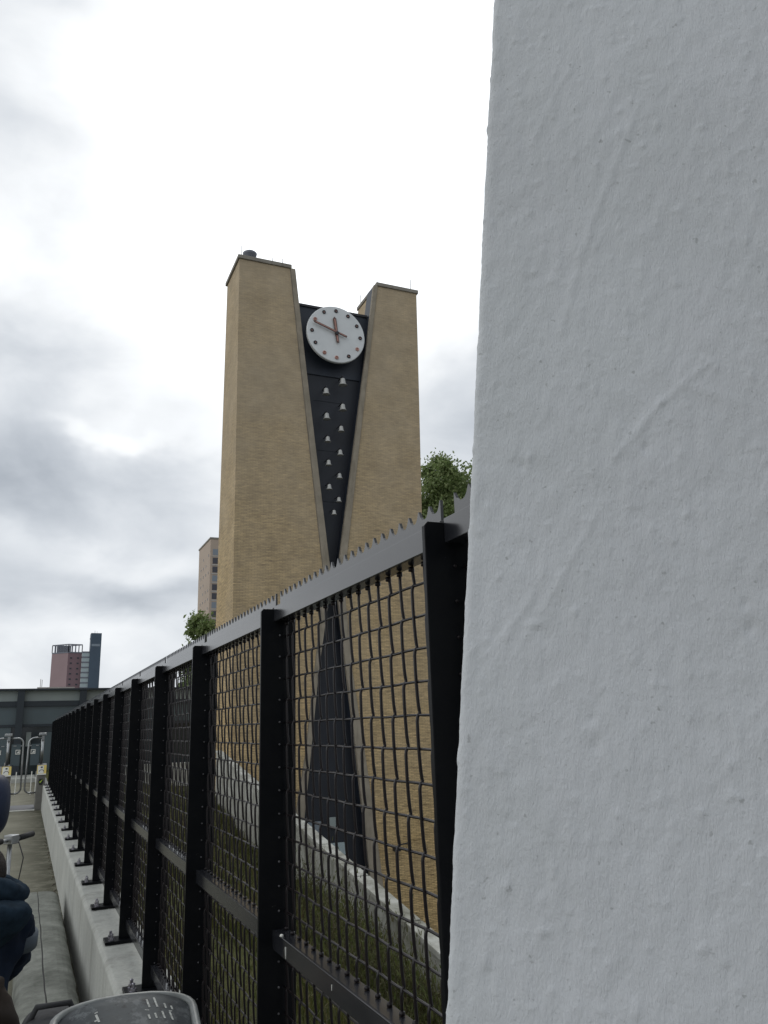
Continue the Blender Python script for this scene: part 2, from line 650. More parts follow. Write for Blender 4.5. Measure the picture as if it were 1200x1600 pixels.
# ------------------------------------------------------------------ setting
def structure(mb, name, mat, **k):
    return tag(mb.build(name, mat, **k), kind='structure')


LOW = -7.0
structure(MB().box(-2500, 2500, -1500, 4000, LOW - 0.5, LOW), 'ground', M_ground)
g = bpy.data.objects['ground']
# raised station path
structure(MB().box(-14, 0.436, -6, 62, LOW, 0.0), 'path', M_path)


def par(t):
    """a point on the foot line of the parapet, t = 0 near (y 3) .. 1 far (y 27)"""
    y = 3 + 24 * t
    s = (y - 8) / 16
    return Vector((4.01 + 1.43 * s, y, -0.70 + 1.34 * s))


def bank_z(x, y):
    p = par((y - 3) / 24)
    zb = -1.12 if y < 20 else -1.12 + (y - 20) / 8 * 0.62
    if y > 28:
        zb = -0.5
    u = (x - 0.7) / max(0.5, (p.x - 0.7))
    u = max(0, min(1.0, u))
    z = 0.30 + (zb - 0.30) * (u ** 0.8)
    return z + 0.07 * noise.noise(Vector((x * 0.8, y * 0.8, 0))) + 0.03 * noise.noise(Vector((x * 3, y * 3, 3)))


mb = MB()
NX, NY = 46, 200
for j in range(NY + 1):
    y = -5 + 66 * j / NY
    xe = par((min(max(y, -5), 28.0) - 3) / 24).x + 0.15
    if y > 27:
        xe = 5.6 + min(1, (y - 27) / 1.0) * 0.9
    for i in range(NX + 1):
        x = 0.69 + (xe - 0.69) * i / NX
        mb.v.append((x, y, bank_z(x, y)))
for j in range(NY):
    for i in range(NX):
        a = j * (NX + 1) + i
        mb.f.append((a, a + 1, a + NX + 2, a + NX + 1))
bank = mb.build('grass_bank', M_soil, smooth=True)
tag(bank, kind='structure')

# ------------------------------------------------------------------ kerb wall under the fence
kw = MB()
prof = [(0.436, LOW + 0.01), (0.436, 0.505), (0.452, 0.526), (0.69, 0.53), (0.69, LOW + 0.01)]
ys = [-5 + k * 1.35 for k in range(20)] + [20.65]
kw.prism([(x, 0, z) for x, z in prof], (0, -5, 0), (0, 20.75, 0))
o = kw.build('kerb_wall', M_kerb, bevel=0.006)
tag(o, 'long pale concrete kerb wall carrying the black fence', 'low wall')
# gutter dirt clumps lie loose
db = MB()
for k in range(150):
    y = 4.0 + random.random() ** 1.2 * 12
    x = 0.425 - abs(random.gauss(0, 0.02))
    r = random.uniform(0.003, 0.012)
    db.lathe([(0.001, 0), (r, r * 0.3), (r * 0.7, r), (0.001, r * 1.2)], (x, y, 0), 5)
o = db.build('gutter_litter', simple('dry_litter', (0.10, 0.085, 0.06), 0.9, 0, 0.7, 3))
tag(o, 'dry leaves and grit lying in the gutter at the foot of the kerb wall', 'litter', kind='stuff')

# ------------------------------------------------------------------ the fence
PITCH = 0.955
Y0 = 1.067
NB = 21
fence = empty('security_fence', (0.58, Y0, 0.53), 'tall black wire mesh fence with sawtooth top strip and flat posts on the kerb wall', 'fence')
FL = Vector((0.58, Y0, 0.53))


def fpart(mb, name, mat, **k):
    """geometry in world coordinates -> child of the fence"""
    mb.v = [tuple(Vector(p) - FL) for p in mb.v]
    return mb.build(name, mat, fence, **k)


# post: plate, foot plate, gusset, bolts
pm = MB().prism([(0.535, 0, 0.546), (0.535, 0, 1.893), (0.541, 0, 1.9), (0.621, 0, 1.9), (0.627, 0, 1.893), (0.627, 0, 0.546)], (0, Y0 - 0.005, 0), (0, Y0 + 0.005, 0))
post0 = fpart(pm, 'post', M_fence, bevel=0.0012)
bp = MB().box(0.462, 0.672, Y0 - 0.062, Y0 + 0.062, 0.531, 0.5455)
plate0 = bp.build('base_plate', M_fence, bevel=0.002)
plate0.data.transform(Matrix.Translation(-FL))
plate0.parent = post0
bolt0 = []
for dy in (-0.032, 0.032):
    c = (0.497, Y0 + dy, 0.5456)
    bolts = MB()
    bolts.lathe([(0.016, 0), (0.016, 0.003), (0.0135, 0.003), (0.0135, 0.013), (0.0075, 0.013), (0.0075, 0.030), (0.005, 0.034)], c, 6)
    bo = bolts.build('anchor_bolt', M_zinc)
    bo.data.transform(Matrix.Translation(-FL))
    bo.parent = post0
    bolt0.append(bo)
for k in range(1, NB):
    p = child(post0, fence, (0, PITCH * k, 0))
    child(plate0, p)
    for bo in bolt0:
        child(bo, p)

# rails: thin folded channels, open downward lip
def rail_mesh(z0, z1, y0, y1):
    m = MB()
    m.box(0.568, 0.5715, y0, y1, z0, z1)
    m.box(0.5715, 0.606, y0, y1, z1 - 0.0035, z1)
    m.box(0.5715, 0.606, y0, y1, z0, z0 + 0.0035)
    return m


M_dull = simple('dull_wire_end', (0.07, 0.07, 0.075), 0.5, 0, 0.5, 9)


def two_tone(o, n):
    o.data.materials.append(M_dull)
    o.data.polygons.foreach_set('material_index', [0 if k < n else 1 for k in range(len(o.data.polygons))])
    return o


rails = [('top_rail', 1.867, 1.906), ('middle_rail', 1.101, 1.141), ('bottom_rail', 0.590, 0.632)]
RA = []
for nm, z0, z1 in rails:
    RA.append(fpart(rail_mesh(z0, z1, Y0 + 0.006, Y0 + PITCH - 0.006), nm, M_rail, bevel=0.0012))

# crimped mesh panel
WP = 0.0503


def crimp(t):
    pts = ((0.0, .40), (0.04, .12), (.09, 0.0), (.35, .08), (.6, .28), (.8, .55), (.92, .85), (.965, 1.0), (1.0, .40))
    for (a, fa), (b, fb) in zip(pts, pts[1:]):
        if a <= t <= b:
            return fa + (fb - fa) * (t - a) / (b - a)
    return 0


HP = 0.0543


def mesh_panel(ya, yb, ztop, zbot, rows):
    m = MB()
    n = int((yb - ya - 0.012) / WP)
    off = (yb - ya - n * WP) / 2
    for j in range(n + 1):
        y = ya + off + j * WP
        if y > yb - 0.008 or y < ya + 0.008:
            continue
        pts = []
        zs = []
        z = rows[0] + HP * (2 if j % 2 else 1)
        while z > zbot - 2 * HP:
            for t in (0.0, 0.04, 0.09, .35, .6, .8, .92, .965):
                zs.append((z - t * 2 * HP, t))
            z -= 2 * HP
        jy = random.uniform(-0.0012, 0.0012)
        for zz, t in zs:
            if zbot <= zz <= ztop:
                f = crimp(t)
                pts.append((0.597 + 0.0050 * f, y + jy * 0.5 - 0.0006 * f, zz))
        if not pts:
            continue
        pts = [(0.598, y, ztop)] + pts + [(0.598, y, zbot)]
        m.tube(pts, 0.0029, 6)
        # hooked wire ends on the rails
        m.lathe([(0.001, -0.004), (0.0058, -0.003), (0.0058, 0.004), (0.001, 0.006)], (0.597, y, ztop - 0.006), 6)
        m.lathe([(0.001, -0.003), (0.0055, -0.002), (0.0055, 0.003), (0.001, 0.005)], (0.597, y, zbot + 0.003), 6)
    for z in rows:
        if zbot < z < ztop:
            pts = []
            q = int((yb - ya) / 0.0126)
            for i in range(q + 1):
                y = ya + (yb - ya) * i / q
                pts.append((0.6 + 0.0006 * math.sin(y * 2 * math.pi / (2 * WP)), y, z + 0.0006 * math.sin(y * 31)))
            m.tube(pts, 0.0025, 6)
    m.nplain = len(m.f)
    for z in rows:
        if zbot < z < ztop:
            m.lathe([(0.0008, -0.0015), (0.0026, -0.001), (0.0026, 0.001), (0.0008, 0.0015)], (0.584, yb - 0.0005, z + 0.001), 7, 'Y')
    return m


rowsU = [1.831 - HP * k for k in range(13)]
rowsL = [1.831 - HP * k for k in range(14, 24)]
_p = mesh_panel(Y0 + 0.006, Y0 + PITCH - 0.006, 1.8665, 1.1412, rowsU)
mu = two_tone(fpart(_p, 'mesh_panel', M_wire, smooth=True), _p.nplain)
_p = mesh_panel(Y0 + 0.006, Y0 + PITCH - 0.006, 1.1005, 0.6325, rowsL)
ml = two_tone(fpart(_p, 'mesh_panel', M_wire, smooth=True), _p.nplain)

# sawtooth strip
SP = 0.0402


def spikes(ya, yb):
    m = MB()
    n = round((yb - ya) / SP)
    sp = (yb - ya) / n
    top = []
    for k in range(n):
        y = ya + k * sp
        # tip, then a scooped valley
        top += [(y + 0.0, 1.9465), (y + sp * 0.055, 1.9462)]
        for a in range(1, 8):
            t = a / 8
            top.append((y + sp * (0.07 + 0.89 * t), 1.9290 + 0.0172 * (abs(2 * t - 1) ** 3.2)))
    top.append((yb, 1.9465))
    base = len(m.v)
    for dx in (0.5830, 0.5880):
        for (y, z) in top:
            m.v.append((dx, y, z))
            m.v.append((dx, y, 1.8995))
    L = len(top)
    for s in range(2):
        b = base + s * 2 * L
        for k in range(L - 1):
            m.f.append((b + 2 * k, b + 2 * k + 2, b + 2 * k + 3, b + 2 * k + 1))
    for k in range(L - 1):
        a = base + 2 * k
        m.f.append((a, a + 2 * L, a + 2 * L + 2, a + 2))
    m.f.append((base, base + 1, base + 2 * L + 1, base + 2 * L))
    e = base + 2 * (L - 1)
    m.f.append((e, e + 1, e + 2 * L + 1, e + 2 * L))
    return m


ss = fpart(spikes(Y0 + 0.030, Y0 + PITCH - 0.012), 'sawtooth_strip', M_rail)
for k in range(1, NB - 1):
    for part in RA + [mu, ml, ss]:
        child(part, fence, (0, PITCH * k, 0))
# the short bay that runs in behind the white pillar
for nm, z0, z1 in rails:
    fpart(rail_mesh(z0, z1, 0.955, Y0 - 0.006), nm, M_rail, bevel=0.0012)
fpart(mesh_panel(0.955, Y0 - 0.006, 1.8665, 1.1412, rowsU), 'mesh_panel', M_wire, smooth=True)
fpart(mesh_panel(0.955, Y0 - 0.006, 1.1005, 0.6325, rowsL), 'mesh_panel', M_wire, smooth=True)
fpart(spikes(0.955, Y0 - 0.016), 'sawtooth_strip', M_rail)

fpart(MB().lathe([(0.001, -0.0015), (0.0045, -0.001), (0.0035, 0.003), (0.001, 0.004)], (0.570, 1.945, 1.142), 9), 'white_splash', M_white, smooth=True)
fpart(MB().tube([(0.5672, 1.905, 1.128), (0.5670, 1.904, 1.112), (0.5672, 1.905, 1.104)], [0.0012, 0.0009, 0.0005], 6), 'white_splash', M_white)
fpart(MB().tube([(0.5672, 1.60, 1.128), (0.5670, 1.60, 1.118)], [0.0008, 0.0005], 6), 'white_splash', M_white)

# ------------------------------------------------------------------ white pillar (real relief in the plaster)
T = Vector((0.8192, -0.5736, 0))
NRM = Vector((-0.5736, -0.8192, 0))
SIDE = Vector((0.66, 0.75, 0)).normalized()


def edge_pt(z):
    x = 0.47 + 0.0851 * (z - 1.263)
    return Vector((x, (1.04 - 0.5736 * x) / 0.8192, z))


# trowel ridges, in (u, z) on the wall: u metres from the leaning corner
RIDGES = [([(0.225, 2.47), (0.150, 2.26), (0.118, 2.12)], 0.0035, 0.010),
          ([(0.31, 2.05), (0.25, 2.00), (0.19, 1.93)], 0.0045, 0.009),
          ([(0.175, 1.87), (0.12, 1.77), (0.07, 1.68)], 0.0028, 0.008),
          ([(0.12, 2.55), (0.07, 2.43)], 0.0025, 0.009),
          ([(0.09, 1.75), (0.03, 1.68)], 0.0025, 0.008),
          ([(0.37, 1.98), (0.28, 2.02)], 0.0020, 0.010),
          ([(0.40, 1.62), (0.30, 1.52), (0.22, 1.50)], 0.0016, 0.012),
          ([(0.05, 1.50), (0.14, 1.46)], 0.0014, 0.012)]
PITS = [(0.17, 1.57, 0.006), (0.165, 1.60, 0.004), (0.35, 1.70, 0.006), (0.345, 1.73, 0.004), (0.23, 1.94, 0.004), (0.07, 1.93, 0.004)]


def segd(p, a, b):
    ax, ay = a
    bx, by = b
    dx, dy = bx - ax, by - ay
    t = max(0, min(1, ((p[0] - ax) * dx + (p[1] - ay) * dy) / (dx * dx + dy * dy)))
    return math.hypot(p[0] - ax - t * dx, p[1] - ay - t * dy), t


def relief(u, z):
    d = 0.0016 * noise.noise(Vector((u * 5.5, z * 4, 1.7)))
    d += 0.0009 * noise.noise(Vector((u * 17, z * 11, 4.1)))
    d += 0.0012 * noise.noise(Vector((u * 60, z * 30, 9.0)))
    b = noise.noise(Vector((u * 95, z * 62, 2.0)))
    if b > 0.30:
        d += 0.0035 * (b - 0.30)
    for line, h, w in RIDGES:
        wob = 0.004 * noise.noise(Vector((z * 30, h * 900, 0)))
        for a, c in zip(line, line[1:]):
            if min(a[1], c[1]) - 0.06 < z < max(a[1], c[1]) + 0.06:
                dd, t = segd((u + wob, z), a, c)
                if dd < 0.05:
                    d += 0.62 * h * math.exp(-(dd / (w * 0.55)) ** 2) / (1 + 0.35 * len(line))
    for pu, pz, pr in PITS:
        dd = math.hypot(u - pu, (z - pz) * 0.6)
        if dd < 0.03:
            d -= 0.0025 * math.exp(-(dd / pr) ** 2)
    return d


us = []
u = -0.58
while u < -0.02:
    us.append(u)
    u += 0.04
u = -0.02
while u < 0.46:
    us.append(u)
    u += 0.0034
while u < 0.9:
    us.append(u)
    u += 0.03
zs = []
z = -0.0
while z < 1.10:
    zs.append(z)
    z += 0.05
z = 1.10
while z < 2.86:
    zs.append(z)
    z += 0.0036
while z < 5.4:
    zs.append(z)
    z += 0.06
pv = []
RAD = 0.012
for z in zs:
    c = edge_pt(z)
    wob = 0.0005 * noise.noise(Vector((z * 9, 0, 0))) + 0.0004 * noise.noise(Vector((z * 42, 5, 0))) + 0.0005 * noise.noise(Vector((z * 120, 5, 0)))
    for u in us:
        # rounded corner between the side and the face
        if u >= RAD:
            p = c + T * u
            nn = NRM
        elif u <= -RAD:
            p = c - SIDE * u
            nn = Vector((-SIDE.y, SIDE.x, 0))
        else:
            t = (u + RAD) / (2 * RAD)
            p0 = c + SIDE * RAD
            p1 = c + T * RAD
            p = p0 * (1 - t) ** 2 + c * 2 * t * (1 - t) + p1 * t * t
            nn = (Vector((-SIDE.y, SIDE.x, 0)) * (1 - t) + NRM * t).normalized()
        pv.append(tuple(p + nn * relief(u, z) + T * wob))
nu = len(us)
pf = []
for j in range(len(zs) - 1):
    for i in range(nu - 1):
        a = j * nu + i
        pf.append((a, a + 1, a + nu + 1, a + nu))
nv = len(pv)
# back corner closes the pillar
for z in zs:
    pv.append(tuple(edge_pt(z) + SIDE * 0.58 + T * 0.95))
for j in range(len(zs) - 1):
    a = j * nu
    pf.append((a, a + nu, nv + j + 1, nv + j))
    b = j * nu + nu - 1
    pf.append((b, nv + j, nv + j + 1, b + nu))
pf.append(tuple(range((len(zs) - 1) * nu, len(zs) * nu)) + (nv + len(zs) - 1,))
me = bpy.data.meshes.new('white_pillar')
me.from_pydata(pv, [], pf)
me.materials.append(M_plaster)
me.polygons.foreach_set('use_smooth', [True] * len(me.polygons))
pil = bpy.data.objects.new('white_pillar', me)
COL.objects.link(pil)
tag(pil, 'massive white rough-plastered pillar leaning in from the right beside the fence', 'pillar')

# ------------------------------------------------------------------ clock tower
TY = 28.0
tower = empty('bell_tower', (10.3, TY, LOW), 'tall yellow brick clock tower with a V shaped slot between two wings', 'tower')
TL = Vector((10.3, TY, LOW))


def tpart(mb, name, mat, parent=tower, **k):
    mb.v = [tuple(Vector(p) - TL) for p in mb.v]
    return mb.build(name, mat, parent, **k)


def yback(z):
    return 30.2 + (19.9 - z) * 0.045


def wing(outline):
    """outline (x, z) polygon -> solid from the front plane to a battered back"""
    m = MB()
    n = len(outline)
    m.v = [(x, TY, z) for x, z in outline] + [(x, yback(z), z) for x, z in outline]
    m.f = [tuple(range(n)), tuple(reversed(range(n, 2 * n)))]
    for k in range(n):
        j = (k + 1) % n
        m.f.append((k, j, n + j, n + k))
    return m


ZT = 19.75
Ledge = [(8.50, ZT), (8.89, 15.8), (9.69, 8.11), (9.81, 7.0), (9.72, 6.0), (9.41, 3.5), (9.05, 0.65), (8.63, -1.63), (7.9, -6.0), (7.8, LOW)]
Redge = [(12.36, ZT), (11.885, 16.3), (10.687, 7.6), (10.60, 6.8), (10.658, 6.0), (10.863, 3.52), (11.296, 0.56), (11.627, -1.84), (11.90, -4.17), (12.2, LOW)]
wl = tpart(wing([(6.40, ZT)] + Ledge + [(6.38, LOW)]), 'brick_wing', M_brick)
wr = tpart(wing([(14.22, ZT), (14.12, 14.5), (14.02, 9.9), (14.02, LOW)] + list(reversed(Redge))), 'brick_wing', M_brick)
tpart(MB().box(6.33, 8.55, TY - 0.06, 30.28, ZT + 0.002, ZT + 0.17), 'coping', M_coping, bevel=0.02)
tpart(MB().box(12.31, 14.29, TY - 0.06, 30.28, ZT + 0.002, ZT + 0.17), 'coping', M_coping, bevel=0.02)


def trim(edge, w, sgn, F=-0.05, D=0.10):
    """concrete strip that lines the slot: from the brick edge inward by w, proud of the brick"""
    m = MB()
    for (a, b), wa, wb in zip(zip(edge, edge[1:]), w, w[1:]):
        x0, z0 = a
        x1, z1 = b
        xa0, xa1 = x0 + sgn * 0.003, x0 + sgn * wa
        xb0, xb1 = x1 + sgn * 0.003, x1 + sgn * wb
        m.quad_box([(xb0, TY + F, z1), (xb1, TY + F, z1), (xb1, TY + D, z1), (xb0, TY + D, z1),
                    (xa0, TY + F, z0), (xa1, TY + F, z0), (xa1, TY + D, z0), (xa0, TY + D, z0)])
    return m


wL = [0.2, 0.21, 0.27, 0.28, 0.225, 0.14, 0.186, 0.34, 0.36, 0.36]
wR = [0.17, 0.175, 0.27, 0.29, 0.29, 0.23, 0.33, 0.42, 0.45, 0.5]
tpart(trim(Ledge, wL, 1), 'slot_trim', M_trim)
tpart(trim(Redge, wR, -1), 'slot_trim', M_trim)
tpart(trim(Ledge, [a - 0.01 for a in wL], 1, 0.102, 0.75), 'slot_reveal_shade', M_dark2)  # dark reveal behind the trim: the recess's shade put in as colour
tpart(trim(Redge, [a - 0.01 for a in wR], -1, 0.102, 0.75), 'slot_reveal_shade', M_dark2)
# narrow joint line between trim and brick reads as a thin dark groove
for edge, sgn in ((Ledge, -1), (Redge, 1)):
    m = MB()
    for (x0, z0), (x1, z1) in zip(edge, edge[1:]):
        m.quad_box([(x1 + sgn * 0.002, TY - 0.012, z1), (x1 + sgn * 0.018, TY - 0.012, z1), (x1 + sgn * 0.018, TY + 0.02, z1), (x1 + sgn * 0.002, TY + 0.02, z1),
                    (x0 + sgn * 0.002, TY - 0.012, z0), (x0 + sgn * 0.018, TY - 0.012, z0), (x0 + sgn * 0.018, TY + 0.02, z0), (x0 + sgn * 0.002, TY + 0.02, z0)])
    tpart(m, 'lead_joint', M_coping)
# recessed dark infill
pts = [(x + 0.1, z) for x, z in Ledge if z < 18] + [(x - 0.1, z) for x, z in reversed(Redge) if z < 18]
pts = [(8.72, 18.1)] + pts + [(12.05, 18.1)]
m = MB()
n = len(pts)
m.v = [(x, TY + 0.45, z) for x, z in pts] + [(x, TY + 0.70, z) for x, z in pts]
# strip triangulated left/right so the concave shape stays clean
NL = len([1 for x, z in Ledge if z < 18]) + 1
for k in range(NL - 1):
    a, b = k, k + 1
    c_, d_ = n - 1 - k, n - 2 - k
    m.f.append((a, b, d_, c_))
    m.f.append((a + n, c_ + n, d_ + n, b + n))
tpart(m, 'dark_infill', M_dark)
# clock backing box
bb = MB().box(8.74, 12.02, TY + 0.40, TY + 0.445, 15.4, 18.45)
tpart(bb, 'clock_panel', M_dark2, bevel=0.015)
m = MB()
m.box(8.76, 12.0, TY + 0.34, TY + 0.395, 18.37, 18.47)
tpart(m, 'panel_rail', M_yoke)
for z0 in (14.3, 12.2, 10.1, 5.2, 3.1, 1.0):
    tpart(MB().box(9.6 if z0 > 6 else 9.4, 10.9, TY + 0.435, TY + 0.45, z0, z0 + 0.03), 'panel_joint', M_dark)
# base of the slot: service doors and a pale window
tpart(MB().box(9.25, 9.72, TY + 0.36, TY + 0.45, -2.25, -1.60), 'window', M_aptwin2)
tpart(MB().box(10.02, 10.28, TY + 0.36, TY + 0.45, -1.85, -1.50), 'window', M_fascia)
tpart(MB().box(9.86, 10.62, TY + 0.34, TY + 0.45, -2.75, -2.35), 'window', M_strip)
# floodlight on an arm low on the right wing
fl = tpart(MB().box(12.2, 12.45, TY - 0.34, TY - 0.16, -2.72, -2.60), 'floodlight', M_black, bevel=0.01)
a = MB().tube([(12.34, TY - 0.25, -2.60), (12.5, TY - 0.22, -2.52), (13.0, TY, -2.50)], 0.025, 8)
tpart(a, 'arm', M_black)
# roof vent and lightning rods
v = MB().lathe([(0.15, ZT + 0.17), (0.15, ZT + 0.40), (0.27, ZT + 0.50), (0.29, ZT + 0.60), (0.20, ZT + 0.67), (0.02, ZT + 0.69)], (6.92, TY + 0.45, 0), 20)
tpart(v, 'roof_vent', M_crown, smooth=True)
for x, y, h in ((6.50, TY + 0.1, 0.50), (8.0, TY + 0.9, 0.75), (8.2, TY + 0.1, 0.28), (12.45, TY + 0.2, 0.3), (14.0, TY + 0.1, 0.55), (12.4, TY + 2.0, 0.5)):
    tpart(MB().tube([(x, y, ZT + 0.17), (x, y, ZT + 0.17 + h)], 0.012, 6), 'lightning_rod', M_yoke)

# the clock
CX, CZ, CY = 10.38, 17.03, TY - 0.16
clock = empty('tower_clock', (CX, CY, CZ), 'large round white clock with ring markers and copper hands between the tower wings', 'clock')
MB().lathe([(1.20, 0.10), (1.245, 0.08), (1.245, -0.03), (1.22, -0.045), (0.01, -0.05)], (0, 0, 0), 72, 'Y').build('dial', M_dial, clock)
d = clock.children[0]
for poly in d.data.polygons:
    poly.use_smooth = False
for k in range(12):
    a = R_(30 * k)
    x, z = 1.04 * math.sin(a), 1.04 * math.cos(a)
    rg = MB().torus((x, -0.065, z), 0.058, 0.024, 'Y', 20, 8).build('hour_ring', M_copper if k in (4, 6, 7, 10) else M_yoke, clock, smooth=True)
    MB().lathe([(0.026, -0.055), (0.026, -0.07), (0.005, -0.075)], (x, 0, z), 12, 'Y').build('ring_centre', M_copper, rg)


def hand(tip, tail, w0, w1, y, name, mat):
    tip = Vector((tip[0], 0, tip[1]))
    tail = Vector((tail[0], 0, tail[1]))
    d = (tip - tail).normalized()
    s = Vector((d.z, 0, -d.x))
    poly = [tail + s * w0, tail - s * w0, tip - s * w1 - d * 0.09, tip, tip + s * w1 - d * 0.09]
    MB().prism(poly, (0, y, 0), (0, y - 0.025, 0)).build(name, mat, clock)
    # raised lighter core
    poly = [tail + s * w0 * 0.4 + d * .05, tail - s * w0 * 0.4 + d * .05, tip - s * w1 * 0.4 - d * 0.12, tip + s * w1 * 0.4 - d * 0.12]
    return poly


M_handd = simple('hand_edge_brown', (0.13, 0.075, 0.06), 0.5)
core = hand((-0.10, 0.74), (0.045, -0.40), 0.055, 0.075, -0.10, 'hour_hand', M_handd)
MB().prism(core, (0, -0.126, 0), (0, -0.135, 0)).build('hand_core', M_copper, bpy.data.objects['hour_hand'])
core = hand((-1.03, 0.38), (0.42, -0.10), 0.04, 0.045, -0.15, 'minute_hand', M_handd)
MB().prism(core, (0, -0.176, 0), (0, -0.185, 0)).build('hand_core', M_copper, bpy.data.objects['minute_hand'])
MB().lathe([(0.07, -0.05), (0.07, -0.20), (0.03, -0.21)], (0, 0, 0), 16, 'Y').build('hub', M_yoke, clock)

# the carillon bells
BELLS = [(10.669, 15.05, 0.175, 'highest and largest pale bell, right row, just under the clock'),
         (9.954, 14.53, 0.155, 'topmost pale bell of the left row under the clock'),
         (10.649, 13.94, 0.155, 'second pale bell from the top in the right row of the slot'),
         (9.968, 13.47, 0.150, 'second pale bell from the top in the left row of the slot'),
         (10.565, 13.01, 0.135, 'third pale bell from the top in the right row of the slot'),
         (9.996, 12.51, 0.130, 'third pale bell from the top in the left row of the slot'),
         (10.507, 12.01, 0.130, 'fourth pale bell from the top in the right row of the slot'),
         (10.023, 11.54, 0.125, 'fourth pale bell from the top in the left row of the slot'),
         (10.464, 11.04, 0.120, 'fifth pale bell from the top in the right row of the slot'),
         (10.036, 10.56, 0.120, 'lowest pale bell of the left row in the slot'),
         (10.421, 10.08, 0.110, 'lowest pale bell of the right row, next above the single bottom bell'),
         (10.217, 9.55, 0.105, 'smallest pale bell at the very bottom of the V slot')]
bprof = [(0.03, 1.52), (0.16, 1.50), (0.34, 1.44), (0.52, 1.28), (0.58, 1.00), (0.62, 0.60), (0.70, 0.20), (0.84, -0.06), (1.0, -0.22), (1.0, -0.27), (0.93, -0.27)]
bin_ = [(0.93, -0.268), (0.80, -0.10), (0.60, 0.2), (0.02, 0.6)]
bell_me = MB().lathe(bprof, (0, 0, 0), 24).mesh('bell_body')
bell_me.materials.append(M_bellm)
bell_me.polygons.foreach_set('use_smooth', [True] * len(bell_me.polygons))
cav_me = MB().lathe(bin_, (0, 0, 0), 24).mesh('cavity')
cav_me.materials.append(M_yoke)
yk = MB()
yk.tube([(0, 0, 1.3), (0, 0, 2.1)], 0.10, 8)
yk.box(-0.12, 0.12, -0.15, 3.2, 2.0, 2.15)
yoke_me = yk.mesh('yoke')
yoke_me.materials.append(M_yoke)
for x, z, r, lab in BELLS:
    b = empty('carillon_bell', (x, TY - 0.1, z - r * 0.75), lab, 'bell', 'carillon bells in the tower slot')
    for nm, me_ in (('bell_body', bell_me), ('cavity', cav_me), ('yoke', yoke_me)):
        q = bpy.data.objects.new(nm, me_)
        COL.objects.link(q)
        q.parent = b
        q.scale = (r, 0.16 if nm == 'yoke' else r, r)

# ------------------------------------------------------------------ parapet of the sunken way beside the tower
m = MB()
A = par(0.0)
N = 30
side = Vector((0.996, -0.09, 0))
prev = None
for k in range(N + 1):
    p = par(k / N)
    w = 0.15
    cur = [(p.x, p.y, LOW + 0.2), (p.x, p.y, p.z), (p.x + w, p.y - 0.03, p.z), (p.x + w, p.y - 0.03, LOW + 0.2)]
    i = len(m.v)
    m.v += cur
    if prev is not None:
        for q in range(4):
            r = (q + 1) % 4
            m.f.append((prev + q, prev + r, i + r, i + q))
    else:
        m.f.append((i, i + 1, i + 2, i + 3))
    prev = i
m.f.append((prev + 3, prev + 2, prev + 1, prev))
pp = empty('parapet_wall', (4.5, 14, -0.9), 'weathered white concrete parapet behind the grass, in front of the brick tower', 'low wall')
m.v = [tuple(Vector(v) - Vector((4.5, 14, -0.9))) for v in m.v]
m.build('wall_body', M_parapet, pp)
m = MB()
for k in range(N * 4):
    if k % 10 == 9:
        pass
for k in range(12):
    a_ = par(k / 12 + 0.001)
    b_ = par((k + 1) / 12 - 0.001)
    m.quad_box([(a_.x - 0.03, a_.y, a_.z + 0.002), (a_.x + 0.18, a_.y, a_.z + 0.002), (b_.x + 0.18, b_.y, b_.z + 0.002), (b_.x - 0.03, b_.y, b_.z + 0.002),
                (a_.x - 0.03, a_.y, a_.z + 0.07), (a_.x + 0.18, a_.y, a_.z + 0.07), (b_.x + 0.18, b_.y, b_.z + 0.07), (b_.x - 0.03, b_.y, b_.z + 0.07)])
m.v = [tuple(Vector(v) - Vector((4.5, 14, -0.9))) for v in m.v]
m.build('coping', M_coping if False else M_parapet, pp, bevel=0.008)

# ------------------------------------------------------------------ grass blades and weeds
g = MB()


def blade(m, x, y, z, h, w, lean, az):
    d = Vector((math.cos(az), math.sin(az), 0))
    s = Vector((-d.y, d.x, 0)) * w
    p0 = Vector((x, y, z))
    p1 = p0 + Vector((0, 0, h * 0.6)) + d * lean * h * 0.3
    p2 = p0 + Vector((0, 0, h * (1 - 0.25 * lean))) + d * lean * h
    i = len(m.v)
    m.v += [tuple(p0 - s), tuple(p0 + s), tuple(p1 + s * 0.7), tuple(p1 - s * 0.7), tuple(p2)]
    m.f += [(i, i + 1, i + 2, i + 3), (i + 3, i + 2, i + 4)]


for k in range(52000):
    y = 2.4 + 26 * random.random() ** 1.5
    p = par((min(y, 28) - 3) / 24)
    x = random.uniform(0.72, p.x - 0.02)
    dens = noise.noise(Vector((x * 0.9, y * 0.6, 5)))
    if dens < -0.25 and random.random() < 0.7:
        continue
    h = random.uniform(0.05, 0.15) * (1.1 + 1.0 * dens) * (0.8 + y / 22)
    blade(g, x, y, bank_z(x, y) - 0.01, h, random.uniform(0.002, 0.0045) * (0.8 + y / 9), random.uniform(0.1, 0.9), random.uniform(0, 6.28))
o = g.build('grass', M_blade)
tag(o, 'short olive green grass growing on the bank behind the fence', 'grass', kind='stuff')

